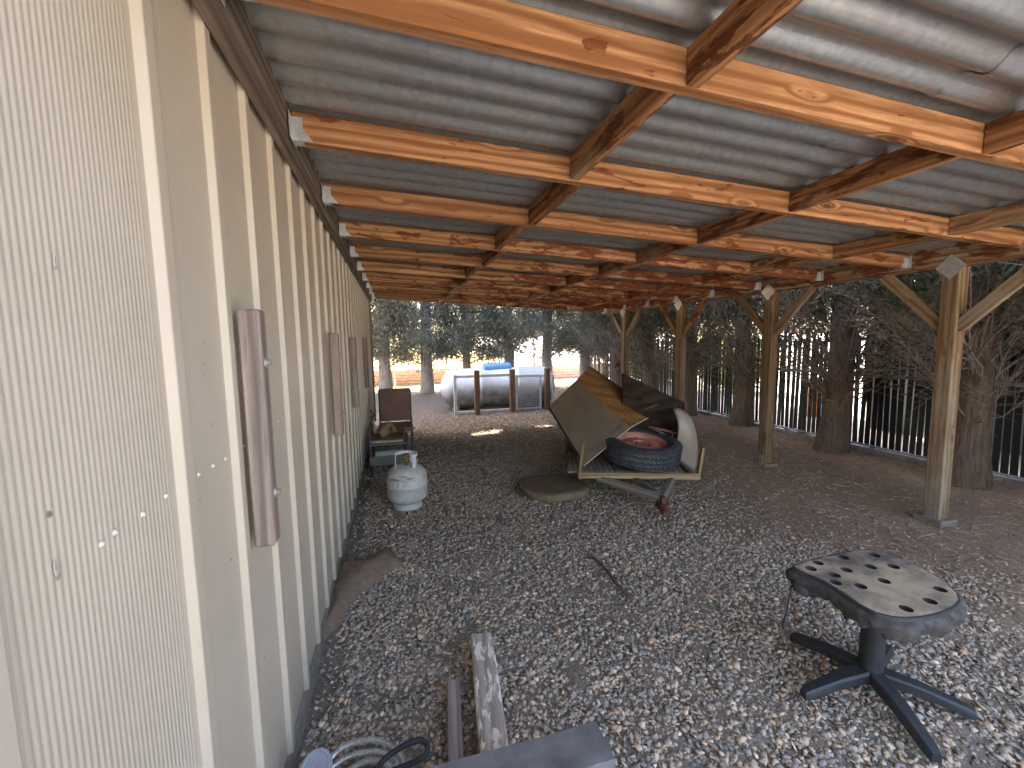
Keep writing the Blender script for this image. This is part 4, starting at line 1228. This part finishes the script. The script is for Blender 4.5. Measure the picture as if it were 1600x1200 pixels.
def scatter(n, x0, x1, y0, y1, rmin, rmax, variants, seed, far=False):
    rr = np.random.default_rng(seed)
    x = rr.uniform(x0, x1, n); y = rr.uniform(y0, y1, n)
    ex_ = np.interp(y, edge_y, edge_x) + .15*np.sin(y*5.1) + .1*np.sin(y*11)
    pr = np.clip((ex_-x)/.75+.55, .035, 1)
    pr = pr*np.where((x < .09) & (y > 1.4), .35, 1)
    pr = np.where(edged(x, y, mpoly) > .012, .012, pr)
    pr = pr*np.clip((7.6-y)/2.0, .12, 1)
    patch = np.sin(x*3.1+1.3)*np.sin(y*2.3+.4)
    pr = pr*np.where((patch > .62), .72, 1)
    k = rr.random(n) < pr
    x, y = x[k], y[k]; n = len(x)
    r_ = rr.uniform(rmin, rmax, n)*np.where(rr.random(n) < .06, 1.45, 1)*np.where(rr.random(n) < .3, .65, 1)
    az = rr.random(n)*6.283; tx = rr.normal(0, .35, n); ty = rr.normal(0, .35, n)
    z = hz(x, y) + r_*rr.uniform(.0, .45, n)
    dusty = np.clip((y-1.7)/1.6, 0, 1)*.42 + np.clip((x-1.7)/1.2, 0, 1)*.25 + np.clip((.7-x)/.7, 0, 1)*.15  # tan dust, its colour lightened to stand in for weak mid-ground light
    dusty = np.where(y > 5.3, .22, dusty)
    ci = rr.choice(len(pal), n, p=pw)
    cl = pal[ci]*rr.uniform(.78, 1.2, (n, 1))
    dz = np.clip(dusty + rr.normal(0, .1, n), 0, .7)[:, None]
    cl = cl*(1-dz) + np.array([.50,.385,.265])*dz
    vi = rr.integers(0, len(variants), n)
    Vs = []; Fs = []; Cs = []; off = 0
    for v in range(len(variants)):
        m = np.where(vi == v)[0]
        if not len(m): continue
        P, T_ = variants[v]
        c, s = np.cos(az[m]), np.sin(az[m])
        Q = P[None]*r_[m][:, None, None]
        X = Q[..., 0]; Y = Q[..., 1]; Z = Q[..., 2]
        Z2 = Z + X*tx[m][:, None] + Y*ty[m][:, None]
        X2 = X*c[:, None]-Y*s[:, None]+x[m][:, None]; Y2 = X*s[:, None]+Y*c[:, None]+y[m][:, None]
        W = np.stack([X2, Y2, Z2+z[m][:, None]], -1)
        Vs.append(W.reshape(-1, 3))
        Fs.append((T_[None]+(np.arange(len(m))*len(P))[:, None, None]+off).reshape(-1, 3))
        Cs.append(np.repeat(cl[m], len(P), 0))
        off += len(m)*len(P)
    return np.concatenate(Vs), np.concatenate(Fs), np.concatenate(Cs)
parts = [scatter(40000, .02, 3.6, .55, 2.3, .0078, .0142, SV_N, 11),
         scatter(24000, .02, 3.6, .55, 2.6, .0045, .008, SV_F, 14),
         scatter(38000, .02, 3.8, 2.3, 4.6, .0088, .0155, SV_F, 12, True),
         scatter(17000, .02, 4.4, 4.6, 7.4, .011, .019, SV_F, 13, True)]
off = 0; Vs = []; Fs = []; Cs = []
for V, F, C_ in parts:
    Vs.append(V); Fs.append(F+off); Cs.append(C_); off += len(V)
gv = link(bpy.data.objects.new('gravel', np_mesh('gravel', np.concatenate(Vs), [np.concatenate(Fs)], STONE, np.random.default_rng(3).random(sum(len(f) for f in Fs)) < 2, colors=np.concatenate(Cs))))
tag(gv, 'grey and tan crushed gravel covering the floor of the lean-to', 'gravel', kind='stuff')

# ------------------------------------------------------------------ needle litter, twigs
def sticks(n, seed):
    rr = np.random.default_rng(seed)
    x = rr.uniform(.1, 5.05, n); y = rr.uniform(.6, 9.6, n)
    ex_ = np.interp(y, edge_y, edge_x)
    pr = np.clip((x-ex_)/.7+.6, .05, 1); pr = np.where(y > 6, .6, pr)
    k = rr.random(n) < pr; x, y = x[k], y[k]; n = len(x)
    L = rr.gamma(1.6, .016, n)+.010; w = rr.uniform(.0007, .0014, n)*(1+L*6)
    az = rr.random(n)*6.283; el = rr.normal(0, .16, n)
    d = np.stack([np.cos(az)*np.cos(el), np.sin(az)*np.cos(el), np.sin(el)], -1)
    c = np.stack([x, y, hz(x, y)+.006+rr.uniform(0, .012, n)+np.abs(np.sin(el))*L*.5], -1)
    s = np.stack([-np.sin(az), np.cos(az), np.zeros(n)], -1); u_ = np.cross(d, s)
    vs = []
    for e in (-.5, .5):
        for a in (0, 2.094, 4.189):
            vs.append(c+d*(L*e)[:, None]+(s*math.cos(a)+u_*math.sin(a))*w[:, None])
    V = np.stack(vs, 1).reshape(-1, 3)
    b = (np.arange(n)*6)[:, None]
    F = np.concatenate([b+np.array([[0,1,4,3]]), b+np.array([[1,2,5,4]]), b+np.array([[2,0,3,5]])])
    p_ = 1.45*np.array([[.26,.155,.09],[.33,.22,.14],[.20,.125,.075],[.42,.33,.23],[.24,.14,.085]])
    C_ = p_[rr.integers(0, 5, n)]*rr.uniform(.7, 1.25, (n, 1))
    return V, F, np.repeat(C_, 6, 0)
V, F, C_ = sticks(42000, 21)
nl_ = link(bpy.data.objects.new('needle_litter', np_mesh('needle_litter', V, [F], LITTER, False, colors=C_)))
tag(nl_, 'brown fallen needles and twigs under the side trees', 'litter', kind='stuff')
def chips(n, seed):
    rr = np.random.default_rng(seed)
    x = rr.uniform(.3, 5.0, n); y = rr.uniform(.6, 9.8, n)
    ex_ = np.interp(y, edge_y, edge_x)
    pr = np.clip((x-ex_)/.6+.5, .03, 1); pr = np.where(y > 6, .7, pr)
    k = rr.random(n) < pr; x, y = x[k], y[k]; n = len(x)
    d = rr.normal(size=(n, 3)); d[:, 2] *= .25
    c = np.stack([x, y, hz(x, y)+.006+rr.uniform(0, .008, n)], -1)
    V, F = leaves(c, d, rr.uniform(.006, .022, n), rr.uniform(.004, .011, n), rr)
    p_ = 1.8*np.array([[.24,.155,.10],[.20,.125,.08],[.31,.22,.15],[.17,.11,.07]])
    return V, F, np.repeat(p_[rr.integers(0, 4, n)]*rr.uniform(.7, 1.3, (n, 1)), 4, 0)
V, F, C_ = chips(46000, 22)
lf = link(bpy.data.objects.new('leaf_litter', np_mesh('leaf_litter', V, [F], LITTER, False, colors=C_)))
tag(lf, 'flat brown bark chips and dead leaf scraps on the earth', 'litter', kind='stuff')
sk_ = thing('fallen_stick', (1.34, 1.85, 0), 'thin dark stick lying alone in the middle of the gravel', 'stick')
MB().tube(smooth_path([(1.342,2.04,.022),(1.345,1.9,.026),(1.335,1.78,.024),(1.339,1.655,.02)], 6), .008, 6).build('stick', simple('stick_bark', (.20,.15,.11), (.1,.075,.055), 20, .9), sk_, True)
